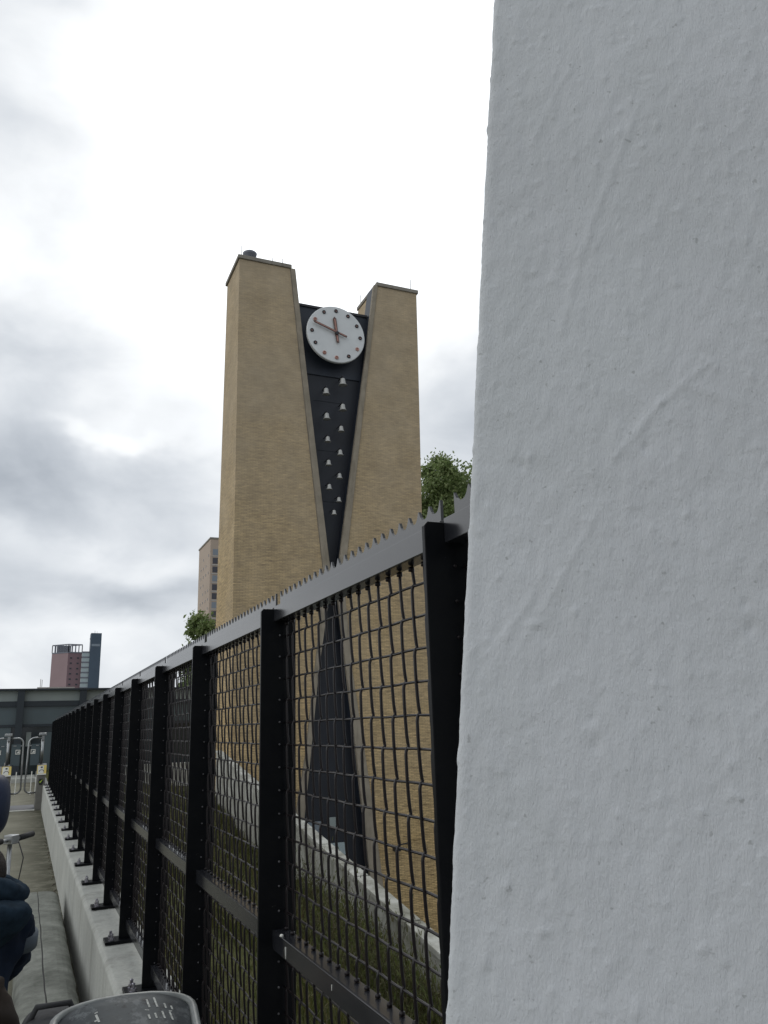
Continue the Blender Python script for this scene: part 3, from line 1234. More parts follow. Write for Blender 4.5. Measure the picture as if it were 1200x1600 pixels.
g = MB()
for k in range(26000):
    cx_, cy_, rr = random.choice([(3.9, 10.6, 0.55), (3.75, 9.7, 0.5), (3.3, 9.2, 0.5), (3.5, 8.2, 0.5), (3.9, 11.6, 0.5), (4.1, 12.6, 0.4), (2.9, 7.6, 0.5), (3.3, 7.2, 0.45)])
    x = random.gauss(cx_, rr * 0.5)
    y = random.gauss(cy_, rr * 0.8)
    p = par((y - 3) / 24)
    if x > p.x - 0.03:
        continue
    zz = bank_z(x, y)
    h = abs(random.gauss(0, 0.30)) * math.exp(-((x - cx_) ** 2 + (y - cy_) ** 2) / (rr * rr))
    a = random.uniform(0, 6.28)
    blade(g, x, y, zz + h, random.uniform(0.04, 0.10), random.uniform(0.003, 0.008), random.uniform(0.4, 1.2), a)
o = g.build('weeds', M_weed)
tag(o, 'dark tangled weeds growing against the parapet wall', 'weeds', kind='stuff')

# ------------------------------------------------------------------ trees


def tree(base, height, crown_c, crown_r, nleaf, lab, seed, leaf=0.11, group=None):
    random.seed(seed)
    t = empty('broadleaf_tree', base, lab, 'tree', group)
    B = Vector(base)
    cc = Vector(crown_c) - B
    tr = MB()
    top = cc + Vector((0, 0, crown_r[2] * 0.5))
    tr.tube([(0, 0, 0), (0.05, 0, cc.z * 0.3), (-0.08, 0.05, cc.z * 0.6), tuple(cc * 0.85), tuple(top)], [0.28, 0.22, 0.18, 0.12, 0.03], 9)
    for k in range(26):
        a = random.uniform(0, 6.28)
        s = Vector((0, 0, cc.z * random.uniform(0.45, 0.95)))
        e = cc + Vector((math.cos(a) * crown_r[0], math.sin(a) * crown_r[1], random.uniform(-0.6, 0.8) * crown_r[2])) * random.uniform(0.6, 0.95)
        mid = (s + e) / 2 + Vector((0, 0, 0.3))
        tr.tube([tuple(s), tuple(mid), tuple(e)], [0.08, 0.045, 0.012], 6)
    tr.build('trunk', M_bark, t, smooth=True)
    lf = MB()
    clumps = []
    while len(clumps) < 110:
        p = Vector((random.uniform(-1, 1), random.uniform(-1, 1), random.uniform(-1, 1)))
        if 0.35 < p.length < 1.0:
            clumps.append((cc + Vector((p.x * crown_r[0], p.y * crown_r[1], p.z * crown_r[2])), random.uniform(0.22, 0.5) * crown_r[0] * 0.45))
    for k in range(nleaf):
        c0, cr = random.choice(clumps)
        d = Vector((random.gauss(0, 1), random.gauss(0, 1), random.gauss(0, 0.8)))
        p = c0 + d * cr * 0.6
        n_ = Vector((random.gauss(0, 1), random.gauss(0, 1), random.gauss(0.6, 0.8))).normalized()
        u = n_.orthogonal().normalized()
        w = n_.cross(u)
        q = random.uniform(0.6, 1.25) * leaf
        i = len(lf.v)
        lf.v += [tuple(p - u * q), tuple(p - w * q * 0.5), tuple(p + u * q), tuple(p + w * q * 0.5)]
        lf.f.append((i, i + 1, i + 2, i + 3))
    lf.build('crown', M_leaf, t)
    return t


tree((21.5, 37, LOW), 21, (21.7, 37, 12.1), (4.1, 3.3, 4.4), 70000, 'leafy green tree rising beside the right edge of the brick tower', 3)
tree((7.7, 38, LOW), 13, (8.1, 38, 4.1), (2.0, 2.2, 3.0), 42000, 'rounded green tree behind the fence in front of the beige apartment block', 5, 0.10)

# ------------------------------------------------------------------ distant buildings
# apartment block
ap = empty('apartment_block', (49.5, 250, LOW), 'pink-beige high-rise apartment block peeking out left of the brick tower', 'building')
AO = Vector((49.5, 250, LOW))
m = MB().box(49.5, 66, 250, 269, LOW, 60.7)
m.v = [tuple(Vector(v) - AO) for v in m.v]
m.build('wall', M_apt, ap, bevel=0.05)
m = MB().box(49.3, 66.2, 249.8, 269.2, 60.702, 61.2)
m.v = [tuple(Vector(v) - AO) for v in m.v]
m.build('roof', M_coping, ap)
rs = random.Random(4)
for k in range(15):
    z = 57.4 - k * 2.83
    x0 = 50.3
    mm = MB().box(x0, x0 + 2.1, 249.93, 250.05, z - 1.9, z)
    mm.v = [tuple(Vector(v) - AO) for v in mm.v]
    mm.build('window', M_aptwin if k % 3 else M_aptwin2, ap)
m = MB()
for k in range(15):
    z = 57.4 - k * 2.83
    m.box(50.1, 52.8, 249.85, 249.98, z - 2.45, z - 2.1)
m.v = [tuple(Vector(v) - AO) for v in m.v]
m.build('balcony_slab', M_roofbox, ap)
win = None
for k in range(17):
    z = 56.5 - k * 2.83
    for yy in (252.5, 256.5, 260.5, 264.5):
        if rs.random() < 0.2:
            continue
        loc = Vector((49.47, yy, z - 1.2)) - AO
        if win is None:
            win = MB().box(-0.05, 0.05, -0.28, 0.28, 0, 0.8).build('window', M_aptwin, ap, loc=loc)
        else:
            child(win, ap, loc)
m = MB().box(47.5, 49.4, 249, 269, 26.5, 28.2)
m.v = [tuple(Vector(v) - AO) for v in m.v]
m.build('terrace', M_red, ap)

# red tower with open roof frame
rt = empty('red_office_tower', (22.8, 600, LOW), 'distant square red-brown tower block with open frame crown', 'building')
RO = Vector((22.8, 600, LOW))
c0 = Vector((0, 0, 0))
cl_ = Vector((-10.2, 10.2, 0))
cr_ = Vector((9.0, 2.7, 0))
cb_ = cl_ + cr_
H = 56.3 - LOW
ins = 0.0


def quadprism(m, a, b, c, d, z0, z1):
    m.quad_box([Vector((p.x, p.y, z0)) for p in (a, b, c, d)] + [Vector((p.x, p.y, z1)) for p in (a, b, c, d)])
    return m


quadprism(MB(), c0, cr_, cb_, cl_, 0, H).build('wall', M_red, rt)
nl = Vector((-0.7071, -0.7071, 0))
m = MB()
quadprism(m, c0 + nl * 0.10, c0 + nl * 0.02, cl_ + nl * 0.02, cl_ + nl * 0.10, 0.5, H - 0.1).build('pale_side_face', M_redlight, rt)  # paler copy of the wall red over the left side
m = MB()
hc = 6.2


def bar(m, a, b, w, z0, z1):
    d = (b - a).normalized()
    s = Vector((-d.y, d.x, 0)) * w
    m.quad_box([Vector((p.x, p.y, z0)) for p in (a - s, b - s, b + s, a + s)] + [Vector((p.x, p.y, z1)) for p in (a - s, b - s, b + s, a + s)])


for a, b, n_ in ((c0, cl_, 6), (c0, cr_, 4), (cr_, cb_, 5), (cl_, cb_, 4)):
    bar(m, a, b, 0.25, H + hc - 0.7, H + hc)
    bar(m, a, b, 0.25, H, H + 0.8)
    for k in range(n_ + 1):
        p = a.lerp(b, k / n_)
        m.box(p.x - 0.28, p.x + 0.28, p.y - 0.28, p.y + 0.28, H + 0.8, H + hc - 0.7)
m.build('roof_frame', M_crown, rt)
mid = (c0 + cb_) / 2
m = MB()
q = [c0.lerp(mid, 0.35) + Vector((1.2, 1, 0)), cr_.lerp(mid, 0.75), cb_.lerp(mid, 0.35), cl_.lerp(mid, 0.30)]
quadprism(m, *q, H, H + hc - 1.0).build('plant_room', M_crown, rt)
w0 = None
for k in range(13):
    z = H - 3.4 - k * 3.6
    for t in (0.22, 0.72):
        p = c0.lerp(cr_, t) + Vector((0.08, -0.25, z))
        if w0 is None:
            w0 = MB().box(-0.7, 0.7, -0.05, 0.05, -0.5, 0.5).build('window', M_aptwin, rt, loc=p)
            w0.rotation_euler = (0, 0, math.atan2(2.7, 9.0))
        else:
            child(w0, rt, p)
dt = empty('slate_tower', (37, 600, LOW), 'distant narrow slate-blue tower slab beside the red tower', 'building')
DO = Vector((37, 600, LOW))
m = MB().box(36.9, 44.0, 600, 610, LOW, 70.2)
m.v = [tuple(Vector(v) - DO) for v in m.v]
m.build('wall', M_slate, dt)
m = MB().box(37.6, 43.2, 599.9, 600.1, 61.0, 62.6)
m.v = [tuple(Vector(v) - DO) for v in m.v]
m.build('sign_band', simple('pale_sign_band', (0.20, 0.24, 0.28), 0.5), dt)
m = MB()
for k in range(16):
    z = 56.5 - k * 3.5
    m.box(31.9, 36.85, 601.2, 608, z - 2.5, z)
m.v = [tuple(Vector(v) - DO) for v in m.v]
m.build('stair_glazing', M_strip, dt)
m = MB()
for k in range(17):
    z = 56.5 - k * 3.5
    m.box(31.85, 36.88, 601.0, 608.2, z + 0.02, z + 0.98)
m.v = [tuple(Vector(v) - DO) for v in m.v]
m.build('stair_floor_edge', M_crown, dt)
m = MB()
m.box(39.5, 39.7, 604, 604.2, 70.2, 72.4)
m.box(41.0, 41.15, 604, 604.2, 70.2, 71.9)
m.box(36.3, 36.9, 602, 603, 66.0, 66.6)
m.v = [tuple(Vector(v) - DO) for v in m.v]
m.build('roof_mast', M_crown, dt)

# ------------------------------------------------------------------ station hall at the end of the path
SY = 36.0
st = empty('station_hall', (0, SY, 0), 'low glazed station hall with dark steel frame behind the gates', 'building')


def spart(m, name, mat, **k):
    m.v = [(x, y - SY, z) for x, y, z in m.v]
    return m.build(name, mat, st, **k)


ZR = 3.42
spart(MB().box(-9, 7.7, SY - 0.35, SY + 12, ZR - 0.06, ZR + 0.01), 'roof', M_frame)
spart(MB().box(-9, 7.6, SY - 0.05, SY + 0.1, 2.95, ZR - 0.062), 'upper_fascia', M_fascia)
spart(MB().box(-9, 7.6, SY - 0.12, SY + 0.12, 2.74, 2.948), 'fascia_beam', M_frame)
spart(MB().box(-9, 7.6, SY, SY + 0.1, 2.05, 2.738), 'glazing_band', M_glass2)
spart(MB().box(-9, 7.6, SY + 0.3, SY + 12, 0.005, 2.049), 'dark_interior', M_glassd)
spart(MB().box(-9, 7.6, SY - 0.08, SY + 0.29, 1.95, 2.048), 'door_head', M_frame)
for x in (-5.2, -2.7, -0.28, 2.05, 4.4):
    spart(MB().box(x - 0.13, x + 0.13, SY - 0.3, SY - 0.05, 0.0, ZR - 0.063), 'column', M_frame)
spart(MB().box(-9, -0.55, SY - 0.04, SY + 0.05, 0.62, 1.94), 'side_glazing', M_glass2)
spart(MB().box(-9, -0.55, SY - 0.06, SY + 0.06, 0.05, 0.615), 'lower_panel', M_roofbox)
dd = spart(MB().box(0.62, 1.15, SY + 0.16, SY + 0.22, 0.06, 1.72), 'door', M_glass2)
spart(MB().box(0.02, 0.20, SY + 0.16, SY + 0.22, 1.2, 1.75), 'pale_window', M_fascia)  # flat pale grey-green pane
spart(MB().box(0.30, 1.80, SY + 2, SY + 6, ZR + 0.011, ZR + 0.18), 'roof_box', M_roofbox)
m = MB()
m.tube([(0.42, SY + 2.4, ZR + 0.18), (0.42, SY + 2.4, ZR + 0.55)], 0.015, 6)
m.tube([(0.48, SY + 2.4, ZR + 0.18), (0.48, SY + 2.4, ZR + 0.52)], 0.015, 6)
spart(m, 'roof_aerial', M_steel)
# low pale step in front of the hall, behind the gates
structure(MB().box(-9, 0.43, 32.5, 35.5, 0.0, 0.14), 'step', M_kerb)
# floor strip at the gates
structure(MB().box(-2.5, 0.30, 20.45, 22.0, 0.004, 0.012), 'threshold_strip', simple('dark_threshold', (0.06, 0.065, 0.075), 0.6))
structure(MB().box(-2.5, 0.30, 20.38, 20.448, 0.004, 0.020), 'threshold_edge', M_white)

# grey concrete upstand between the bank and the hall, seen through the fence
o = MB().box(3.0, 7.4, 33.0, 33.35, -0.9, 0.42).build('garden_wall', M_kerb, bevel=0.02)
tag(o, 'low grey concrete wall seen through the fence between grass and dark hall', 'low wall')
# thin pale railing behind the gates
rl = empty('low_railing', (0, 26, 0), 'low pale railing standing between the gates and the station hall', 'railing')
m = MB()
for x in (-1.6, -1.2, -0.8, -0.30, -0.16, 0.24, 0.36):
    m.tube([(x, 0, 0), (x, 0, 0.62)], 0.014, 6)
m.build('upright', M_white, rl)

# ------------------------------------------------------------------ station gates


def gate(x, lab, both=True):
    t = empty('ticket_gate', (x, 20.4, 0), lab, 'ticket gate', 'ticket gates at the end of the path')
    MB().prism([(-0.085, 0, 0.0), (0.085, 0, 0.0), (0.095, 0, 0.76), (-0.075, 0, 0.76)], (0, 0, 0), (0, 0.9, 0)).build('housing', M_grey, t, bevel=0.01)
    # slanting reader top with yellow and white label
    rp = MB().quad_box([(-0.10, -0.03, 0.745), (0.11, -0.03, 0.745), (0.11, 0.5, 0.745), (-0.10, 0.5, 0.745),
                        (-0.095, 0.03, 0.96), (0.105, 0.03, 0.96), (0.105, 0.45, 0.98), (-0.095, 0.45, 0.98)]).build('reader', M_black, t, bevel=0.008)

    def face(poly, name, mat, off=0.004):
        # points on the slanted front face: (x, s) with s 0..1 up the slope
        pts = [Vector((px, -0.03 + 0.06 * s - off, 0.745 + 0.215 * s)) for px, s in poly]
        return MB().prism(pts, (0, 0, 0), (0, 0.003, 0)).build(name, mat, rp)
    face([(-0.092, 0.02), (0.10, 0.02), (0.10, 0.98), (-0.09, 0.98)], 'label_panel', M_yellow)
    face([(-0.075, 0.16), (0.045, 0.16), (0.045, 0.93), (-0.075, 0.93)], 'white_field', M_white, 0.008)
    face([(-0.092, 0.02), (0.10, 0.02), (0.10, 0.13), (-0.092, 0.13)], 'white_strip', M_white, 0.008)
    face([(-0.018, 0.70), (0.022, 0.70), (0.022, 0.84), (-0.018, 0.84)], 'symbol', M_black, 0.012)
    arc = [(0.002 + 0.055 * math.cos(a), 0.33 + 0.22 * math.sin(a)) for a in [math.pi * k / 8 for k in range(9)]]
    arc += [(0.002 + 0.043 * math.cos(a), 0.33 + 0.17 * math.sin(a)) for a in [math.pi * k / 8 for k in range(8, -1, -1)]]
    m = MB()
    for k in range(8):
        a0, a1, b0, b1 = arc[k], arc[k + 1], arc[17 - k], arc[16 - k]
        pts = [Vector((px, -0.03 + 0.06 * s - 0.012, 0.745 + 0.215 * s)) for px, s in (a0, a1, b1, b0)]
        m.prism(pts, (0, 0, 0), (0, 0.003, 0))
    m.build('symbol', M_black, rp)
    # hexagonal tick display
    MB().prism([(-0.055 + 0.01, -0.004, 0.62), (-0.03, -0.004, 0.665), (0.04, -0.004, 0.665), (0.062, -0.004, 0.60), (0.035, -0.004, 0.53), (-0.03, -0.004, 0.53)], (0, -0.004, 0), (0, 0.004, 0)).build('display', M_black, t)
    MB().prism([(-0.025, -0.012, 0.60), (-0.01, -0.012, 0.575), (0.04, -0.012, 0.645), (0.028, -0.012, 0.645), (-0.009, -0.012, 0.598), (-0.018, -0.012, 0.612)], (0, 0, 0), (0, 0.003, 0)).build('tick', M_green, t)
    # tall mast and steel head
    MB().tube([(-0.01, 0.42, 0.95), (-0.01, 0.42, 1.56)], 0.032, 12).build('mast', M_steel, t, smooth=True)
    MB().box(-0.10, 0.06, 0.34, 0.50, 1.60, 1.66).build('mast_head', M_steel, t, bevel=0.01)
    MB().box(-0.035, 0.02, 0.36, 0.48, 1.50, 1.598).build('mast_collar', M_steel, t)
    for s in ((-1, 1) if both else (-1,)):
        w = 0.300
        pts = [(s * 0.02, 0.42, 1.555), (s * (w - 0.12), 0.42, 1.555)]
        for k in range(1, 7):
            a = R_(15 * k)
            pts.append((s * (w - 0.12 + 0.12 * math.sin(a)), 0.42, 1.435 + 0.12 * math.cos(a)))
        for k in range(0, 7):
            a = R_(15 * k)
            pts.append((s * (w + 0.02 - 0.11 + 0.11 * math.cos(a)), 0.42, 0.46 - 0.11 * math.sin(a)))
        pts.append((s * 0.05, 0.42, 0.35))
        MB().tube(pts, 0.019, 10).build('swing_hoop', M_steel, t, smooth=True)
        gl = MB().box(min(s * 0.06, s * (w - 0.05)), max(s * 0.06, s * (w - 0.05)), 0.41, 0.425, 0.95, 1.42)
        gp = gl.build('hoop_panel', M_glass2, t)
        xm = s * 0.20
        sq = MB()
        for a, b, c_, d_ in ((-0.05, 0.05, 1.335, 1.35), (-0.05, 0.05, 1.25, 1.265), (-0.05, -0.038, 1.265, 1.335), (0.038, 0.05, 1.265, 1.335)):
            sq.box(xm + a, xm + b, 0.398, 0.404, c_ - 0.05, d_ - 0.05)
        sq.prism([(xm - 0.028, 0.398, 1.225), (xm + 0.032, 0.398, 1.225), (xm + 0.032, 0.398, 1.27), (xm + 0.01, 0.398, 1.27)], (0, 0, 0), (0, 0.006, 0))
        sq.build('pictogram', M_white, gp)
        MB().box(xm - 0.10, xm - 0.04, 0.395, 0.402, 1.375, 1.395).build('clamp', M_steel, gp)
        MB().box(xm + 0.05, xm + 0.11, 0.395, 0.402, 1.375, 1.395).build('clamp', M_steel, gp)
    return t


gate(0.385, 'grey ticket gate with yellow reader top and hoop beside the kerb wall', False)
gate(-0.335, 'grey ticket gate with hoops either side, left of the one by the fence end')

# ------------------------------------------------------------------ concrete barrier on the path
br = empty('concrete_barrier', (0.2, 5.5, 0), 'low round-topped weathered concrete barrier split by a dark joint along the path', 'barrier')
prof = []
for k in range(15):
    a = math.pi * (1 - k / 14)
    prof.append((0.215 + 0.165 * math.copysign(abs(math.cos(a)) ** 0.62, math.cos(a)), 0.15 + 0.10 * math.sin(a) ** 0.62))


def barrier_half(pts, nm):
    m = MB()
    n = len(pts)
    NYB = 60
    for j in range(NYB + 1):
        y = 1.2 + 7.2 * j / NYB
        for x, z in pts:
            d = 0.004 * noise.noise(Vector((x * 9, y * 5, z * 9))) + 0.002 * noise.noise(Vector((x * 40, y * 30, z * 40)))
            m.v.append((x + d - 0.2, y - 5.5, max(0.0, z + (d if z > 0.02 else 0))))
    for j in range(NYB):
        for i in range(n):
            a = j * n + i
            b = j * n + (i + 1) % n
            m.f.append((a, b, b + n, a + n))
    m.f.append(tuple(range(n)))
    m.f.append(tuple(reversed(range(NYB * n, (NYB + 1) * n))))
    return m.build(nm, M_barrier, br, smooth=False)


JX = 0.203
left = [(0.045, 0.0)] + [p for p in prof if p[0] < JX - 0.01] + [(JX - 0.004, 0.249), (JX - 0.004, 0.0)]
right = [(JX + 0.004, 0.0), (JX + 0.004, 0.249)] + [p for p in prof if p[0] > JX + 0.01] + [(0.385, 0.0)]
barrier_half(left, 'barrier_half')
barrier_half(right, 'barrier_half')
m = MB().box(JX - 0.0035 - 0.2, JX + 0.0035 - 0.2, -4.2, 2.85, 0.0, 0.243)
m.build('joint_strip', M_rubber, br)

# ------------------------------------------------------------------ people


def skin_mesh(name, nodes, edges, mat, parent, sub=2, root=0, smooth=True):
    """nodes: name -> ((x,y,z), r or (rx,ry))"""
    keys = list(nodes)
    me = bpy.data.meshes.new(name)
    me.from_pydata([nodes[k][0] for k in keys], [(keys.index(a), keys.index(b)) for a, b in edges], [])
    o = bpy.data.objects.new(name, me)
    COL.objects.link(o)
    o.parent = parent
    o.modifiers.new('skin', 'SKIN').use_smooth_shade = True
    me.skin_vertices.new() if not me.skin_vertices else None
    for i, k in enumerate(keys):
        r = nodes[k][1]
        me.skin_vertices[0].data[i].radius = (r, r) if isinstance(r, (int, float)) else r
        me.skin_vertices[0].data[i].use_root = (i == root)
    s = o.modifiers.new('sub', 'SUBSURF')
    s.levels = sub
    s.render_levels = sub
    me.materials.append(mat)
    return o


FOLDS = bpy.data.textures.new('cloth_folds', 'CLOUDS')
FOLDS.noise_scale = 0.055
FOLDS.noise_depth = 3


def folds(o, st=0.045):
    d = o.modifiers.new('folds', 'DISPLACE')
    d.texture = FOLDS
    d.strength = st
    d.mid_level = 0.5
    d.texture_coords = 'LOCAL'
    return o


def person(loc, h, rz, lab, jacket, trousers, hair, hood=None, arms='down', drop=0.0, hx=0.0, hoodmat=None):
    """a standing figure; local +Y is where the person faces"""
    t = empty('person', loc, lab, 'person', None, rz)
    u = h / 7.5 if h > 1.5 else h / 6.4
    sh = h * 0.815 if h > 1.5 else h * 0.79
    hip = h * 0.5
    sw = h * 0.105
    hh = h - drop
    N = {
        'pelvis': ((0, 0, hip), (h * .085, h * .065)), 'waist': ((0, 0, h * .60), (h * .075, h * .058)),
        'chest': ((0, 0, h * .71), (h * .088, h * .065)), 'neck0': ((0, 0, sh), (h * .04, h * .04)),
        'neck1': ((0, h * .008, sh + h * .035), h * .033), 'head0': ((hx * .6, h * .015, hh - u * .72), (u * .30, u * .34)),
        'head1': ((hx, h * .010, hh - u * .42), (u * .37, u * .42)), 'head2': ((hx, h * .006, hh - u * .20), (u * .30, u * .34)),
    }
    E_ = [('pelvis', 'waist'), ('waist', 'chest'), ('chest', 'neck0'), ('neck0', 'neck1'), ('neck1', 'head0'), ('head0', 'head1'), ('head1', 'head2')]
    J = dict((k, N[k]) for k in ('waist', 'chest'))
    for s, q in ((-1, 'l'), (1, 'r')):
        N['sh' + q] = ((s * sw, 0, sh - h * .03), h * .035)
        if arms == 'down':
            N['el' + q] = ((s * sw * 1.35, -h * .015, h * .63), h * .026)
            N['wr' + q] = ((s * sw * 1.30, h * .05, h * .49), h * .018)
        else:
            N['el' + q] = ((s * sw * 1.35, h * .04, h * .64), h * .026)
            N['wr' + q] = ((s * sw * 1.0, h * .17, h * .60), h * .018)
        w = Vector(N['wr' + q][0])
        e = Vector(N['el' + q][0])
        d = (w - e).normalized()
        pm_ = w + d * h * .03
        N['pa' + q] = (tuple(pm_), (h * .022, h * .012))
        E_ += [('chest', 'sh' + q), ('sh' + q, 'el' + q), ('el' + q, 'wr' + q), ('wr' + q, 'pa' + q)]
        side = Vector((0, 1, 0)).cross(d).normalized()
        front = d.cross(side).normalized()
        for k in range(4):
            off = front * (k - 1.5) * h * .0105
            L = h * (.040, .046, .043, .034)[k]
            a = pm_ + d * h * .018 + off
            b = a + d * L * .5 - side * s * h * .002
            c = b + d * L * .4 - side * s * h * .012
            for nm, pt, r in (('a', a, .0055), ('b', b, .005), ('c', c, .0042)):
                N['f%d%s%s' % (k, nm, q)] = (tuple(pt), h * r)
            E_ += [('pa' + q, 'f%da%s' % (k, q)), ('f%da%s' % (k, q), 'f%db%s' % (k, q)), ('f%db%s' % (k, q), 'f%dc%s' % (k, q))]
        a = pm_ + front * h * .020
        b = a + front * h * .012 + d * h * .018
        N['ta' + q] = (tuple(a), h * .007)
        N['tb' + q] = (tuple(b), h * .0055)
        E_ += [('pa' + q, 'ta' + q), ('ta' + q, 'tb' + q)]
        lx = s * h * .052
        N['hp' + q] = ((lx, 0, hip - h * .04), h * .052)
        N['kn' + q] = ((lx * 1.05, h * .008, h * .28), h * .034)
        N['an' + q] = ((lx * 1.1, -h * .01, h * .05), h * .022)
        N['to' + q] = ((lx * 1.15, h * .07, h * .02), h * .018)
        E_ += [('pelvis', 'hp' + q), ('hp' + q, 'kn' + q), ('kn' + q, 'an' + q), ('an' + q, 'to' + q)]
    body = skin_mesh('body', N, E_, M_skin, t)
    # face details belong to the head: nose, ears, eyes
    hy = h * .010 + u * .42
    MB().lathe([(u * .01, u * .16), (u * .05, 0), (u * .04, -u * .05), (u * .01, -u * .07)], (hx, hy, hh - u * .55), 8).build('nose', M_skin, body, smooth=True)
    for s in (-1, 1):
        MB().lathe([(u * .01, -u * .03), (u * .045, 0), (u * .01, u * .03)], (hx + s * u * .15, hy - u * .055, hh - u * .46), 10, 'Y').build('eye', M_white, body, smooth=True)
        MB().lathe([(u * .02, -u * .04), (u * .09, 0), (u * .02, u * .04)], (hx + s * u * .37, 0, hh - u * .50), 10, 'X').build('ear', M_skin, body, smooth=True)
    # clothes
    JN = {'waist': ((0, 0, h * .515), (h * .105, h * .088)), 'mid': ((0, 0, h * .60), (h * .098, h * .084)), 'chest': ((0, 0, h * .71), (h * .105, h * .084)),
          'col': ((0, 0, sh + h * .01), (h * .05, h * .05))}
    JE = [('waist', 'mid'), ('mid', 'chest'), ('chest', 'col')]
    for q in 'lr':
        JN['sh' + q] = (N['sh' + q][0], h * .050)
        JN['el' + q] = (N['el' + q][0], h * .042)
        w = Vector(N['wr' + q][0])
        e = Vector(N['el' + q][0])
        JN['wr' + q] = (tuple(e.lerp(w, .95)), h * .031)
        JE += [('chest', 'sh' + q), ('sh' + q, 'el' + q), ('el' + q, 'wr' + q)]
    jk = folds(skin_mesh('jacket', JN, JE, jacket, t, sub=3))
    TN = {'p': ((0, 0, hip), (h * .094, h * .075))}
    TE = []
    for q in 'lr':
        for a, r in (('hp', .062), ('kn', .046), ('an', .036)):
            TN[a + q] = (N[a + q][0], h * r)
        TE += [('p', 'hp' + q), ('hp' + q, 'kn' + q), ('kn' + q, 'an' + q)]
    folds(skin_mesh('trousers', TN, TE, trousers, t, sub=3))
    for q in 'lr':
        a = Vector(N['an' + q][0])
        SN = {'h': ((a.x, a.y - h * .015, h * .024), (h * .028, h * .024)), 'm': ((a.x, a.y + h * .03, h * .026), (h * .028, h * .024)), 't': ((a.x * 1.05, a.y + h * .09, h * .020), (h * .028, h * .018))}
        skin_mesh('shoe', SN, [('h', 'm'), ('m', 't')], M_shoe, t)
    # hair cap
    m = MB()
    base = 0
    NR, NS = 12, 28
    for i in range(NR + 1):
        th = math.pi * 0.64 * i / NR
        for k in range(NS):
            a = 2 * math.pi * k / NS
            front = max(0, math.sin(a))
            tt = th * (1 - 0.42 * front)
            rr = u * (0.44 + 0.02 * noise.noise(Vector((a * 3, th * 4, h))))
            m.v.append((hx + rr * 0.93 * math.sin(tt) * math.cos(a), h * .006 + rr * 1.08 * math.sin(tt) * math.sin(a), hh - u * .45 + rr * 1.06 * math.cos(tt)))
    for i in range(NR):
        for k in range(NS):
            a = i * NS + k
            b = i * NS + (k + 1) % NS
            m.f.append((a, b, b + NS, a + NS))
    ho = m.build('hair', hair, t, smooth=True)
    so = ho.modifiers.new('solid', 'SOLIDIFY')
    so.thickness = u * 0.05
    if hood:
        # fallen hood: a thick roll round the neck with a pouch at the back
        hm = hoodmat or jacket
        pts = []
        rs_ = []
        for k in range(17):
            a = R_(-250 + 320 * k / 16)
            pts.append((hood * math.cos(a) * 1.0, hood * 0.85 * math.sin(a) - h * .01, sh + h * .045 - 0.012 * math.sin(a) * 0 + h * .012 * math.sin(a * 2)))
            rs_.append(h * .020 + h * .012 * max(0, -math.sin(a)))
        hb = MB().tube(pts, rs_, 12)
        hd = hb.build('hood', hm, t, smooth=True, sub=2)
        folds(hd, 0.022)
        pb = MB().lathe([(h * .01, -h * .085), (h * .05, -h * .07), (h * .085, -h * .02), (h * .095, h * .015), (h * .07, h * .03), (h * .02, h * .035)], (0, -h * .062, sh - h * .005), 18)
        folds(pb.build('hood_pouch', hm, hd, smooth=True, sub=2), 0.02)
    return t, N, sh, u


ch, N1, sh1, u1 = person((-0.220, 3.2, 0), 1.33, R_(30), 'brown-haired child in a navy hooded jacket with its back to the camera beside the barrier', M_navy, M_jeans, M_hair, hood=0.108, arms='fwd', drop=0.085, hx=-0.045, hoodmat=M_navylight)
ch.rotation_euler = (0, R_(8), R_(30))
# grey band round both sleeves
for s in (-1, 1):
    e = Vector((s * 1.35 * .105 * 1.20, 0.005, 1.35 * .715))
    d = Vector((s * 0.045, 0.05, -0.15)).normalized()
    MB().tube([tuple(e - d * 0.022 + Vector((0, 0, -0.02))), tuple(e + d * 0.022 + Vector((0, 0, -0.02)))], 0.0570, 20).build('sleeve_band', M_stripe, [c for c in ch.children if c.name.startswith('jacket')][0], smooth=True)

br2, N2, sh2, u2 = person((-0.175, 2.15, 0), 1.36, R_(-6), 'dark brown coated child at the far left edge, nearest the camera', M_brown, M_jeans, M_hair, hood=0.085)
ad, N3, sh3, u3 = person((-0.40, 5.45, 0), 1.66, R_(78), 'person in a navy jacket standing at the kick scooter with a navy backpack', M_navy, M_jeans, M_hair, arms='fwd')
# backpack worn on the back, child of nobody: it rests on the person
bpk = empty('backpack', (-0.155, 5.43, 1.22), 'rounded dark blue backpack with a small pale logo worn at the left edge', 'backpack')
m = MB()
for i in range(11):
    th = math.pi * i / 10
    for k in range(24):
        a = 2 * math.pi * k / 24
        def se(v, p=0.62):
            return math.copysign(abs(v) ** p, v)
        m.v.append((0.115 * se(math.sin(th)) * se(math.cos(a)) - 0.01, 0.15 * se(math.sin(th)) * se(math.sin(a)), 0.175 * se(math.cos(th), 0.75)))
for i in range(10):
    for k in range(24):
        a = i * 24 + k
        b = i * 24 + (k + 1) % 24
        m.f.append((a, b, b + 24, a + 24))
m.build('bag_body', simple('blue_backpack_nylon', (0.007, 0.015, 0.04), 0.6, 0, 0.3, 9, 0.5), bpk, smooth=True, sub=1)
MB().box(-0.01, 0.03, -0.148, -0.14, 0.03, 0.05).build('logo', M_stripe, bpk)
m = MB()
for s in (-0.08, 0.08):
    m.tube([(-0.09, s, 0.13), (-0.16, s, 0.20), (-0.26, s, 0.17), (-0.33, s, 0.05), (-0.28, s, -0.08), (-0.10, s, -0.12)], 0.012, 8)
m.build('strap', M_black, bpk, smooth=True)

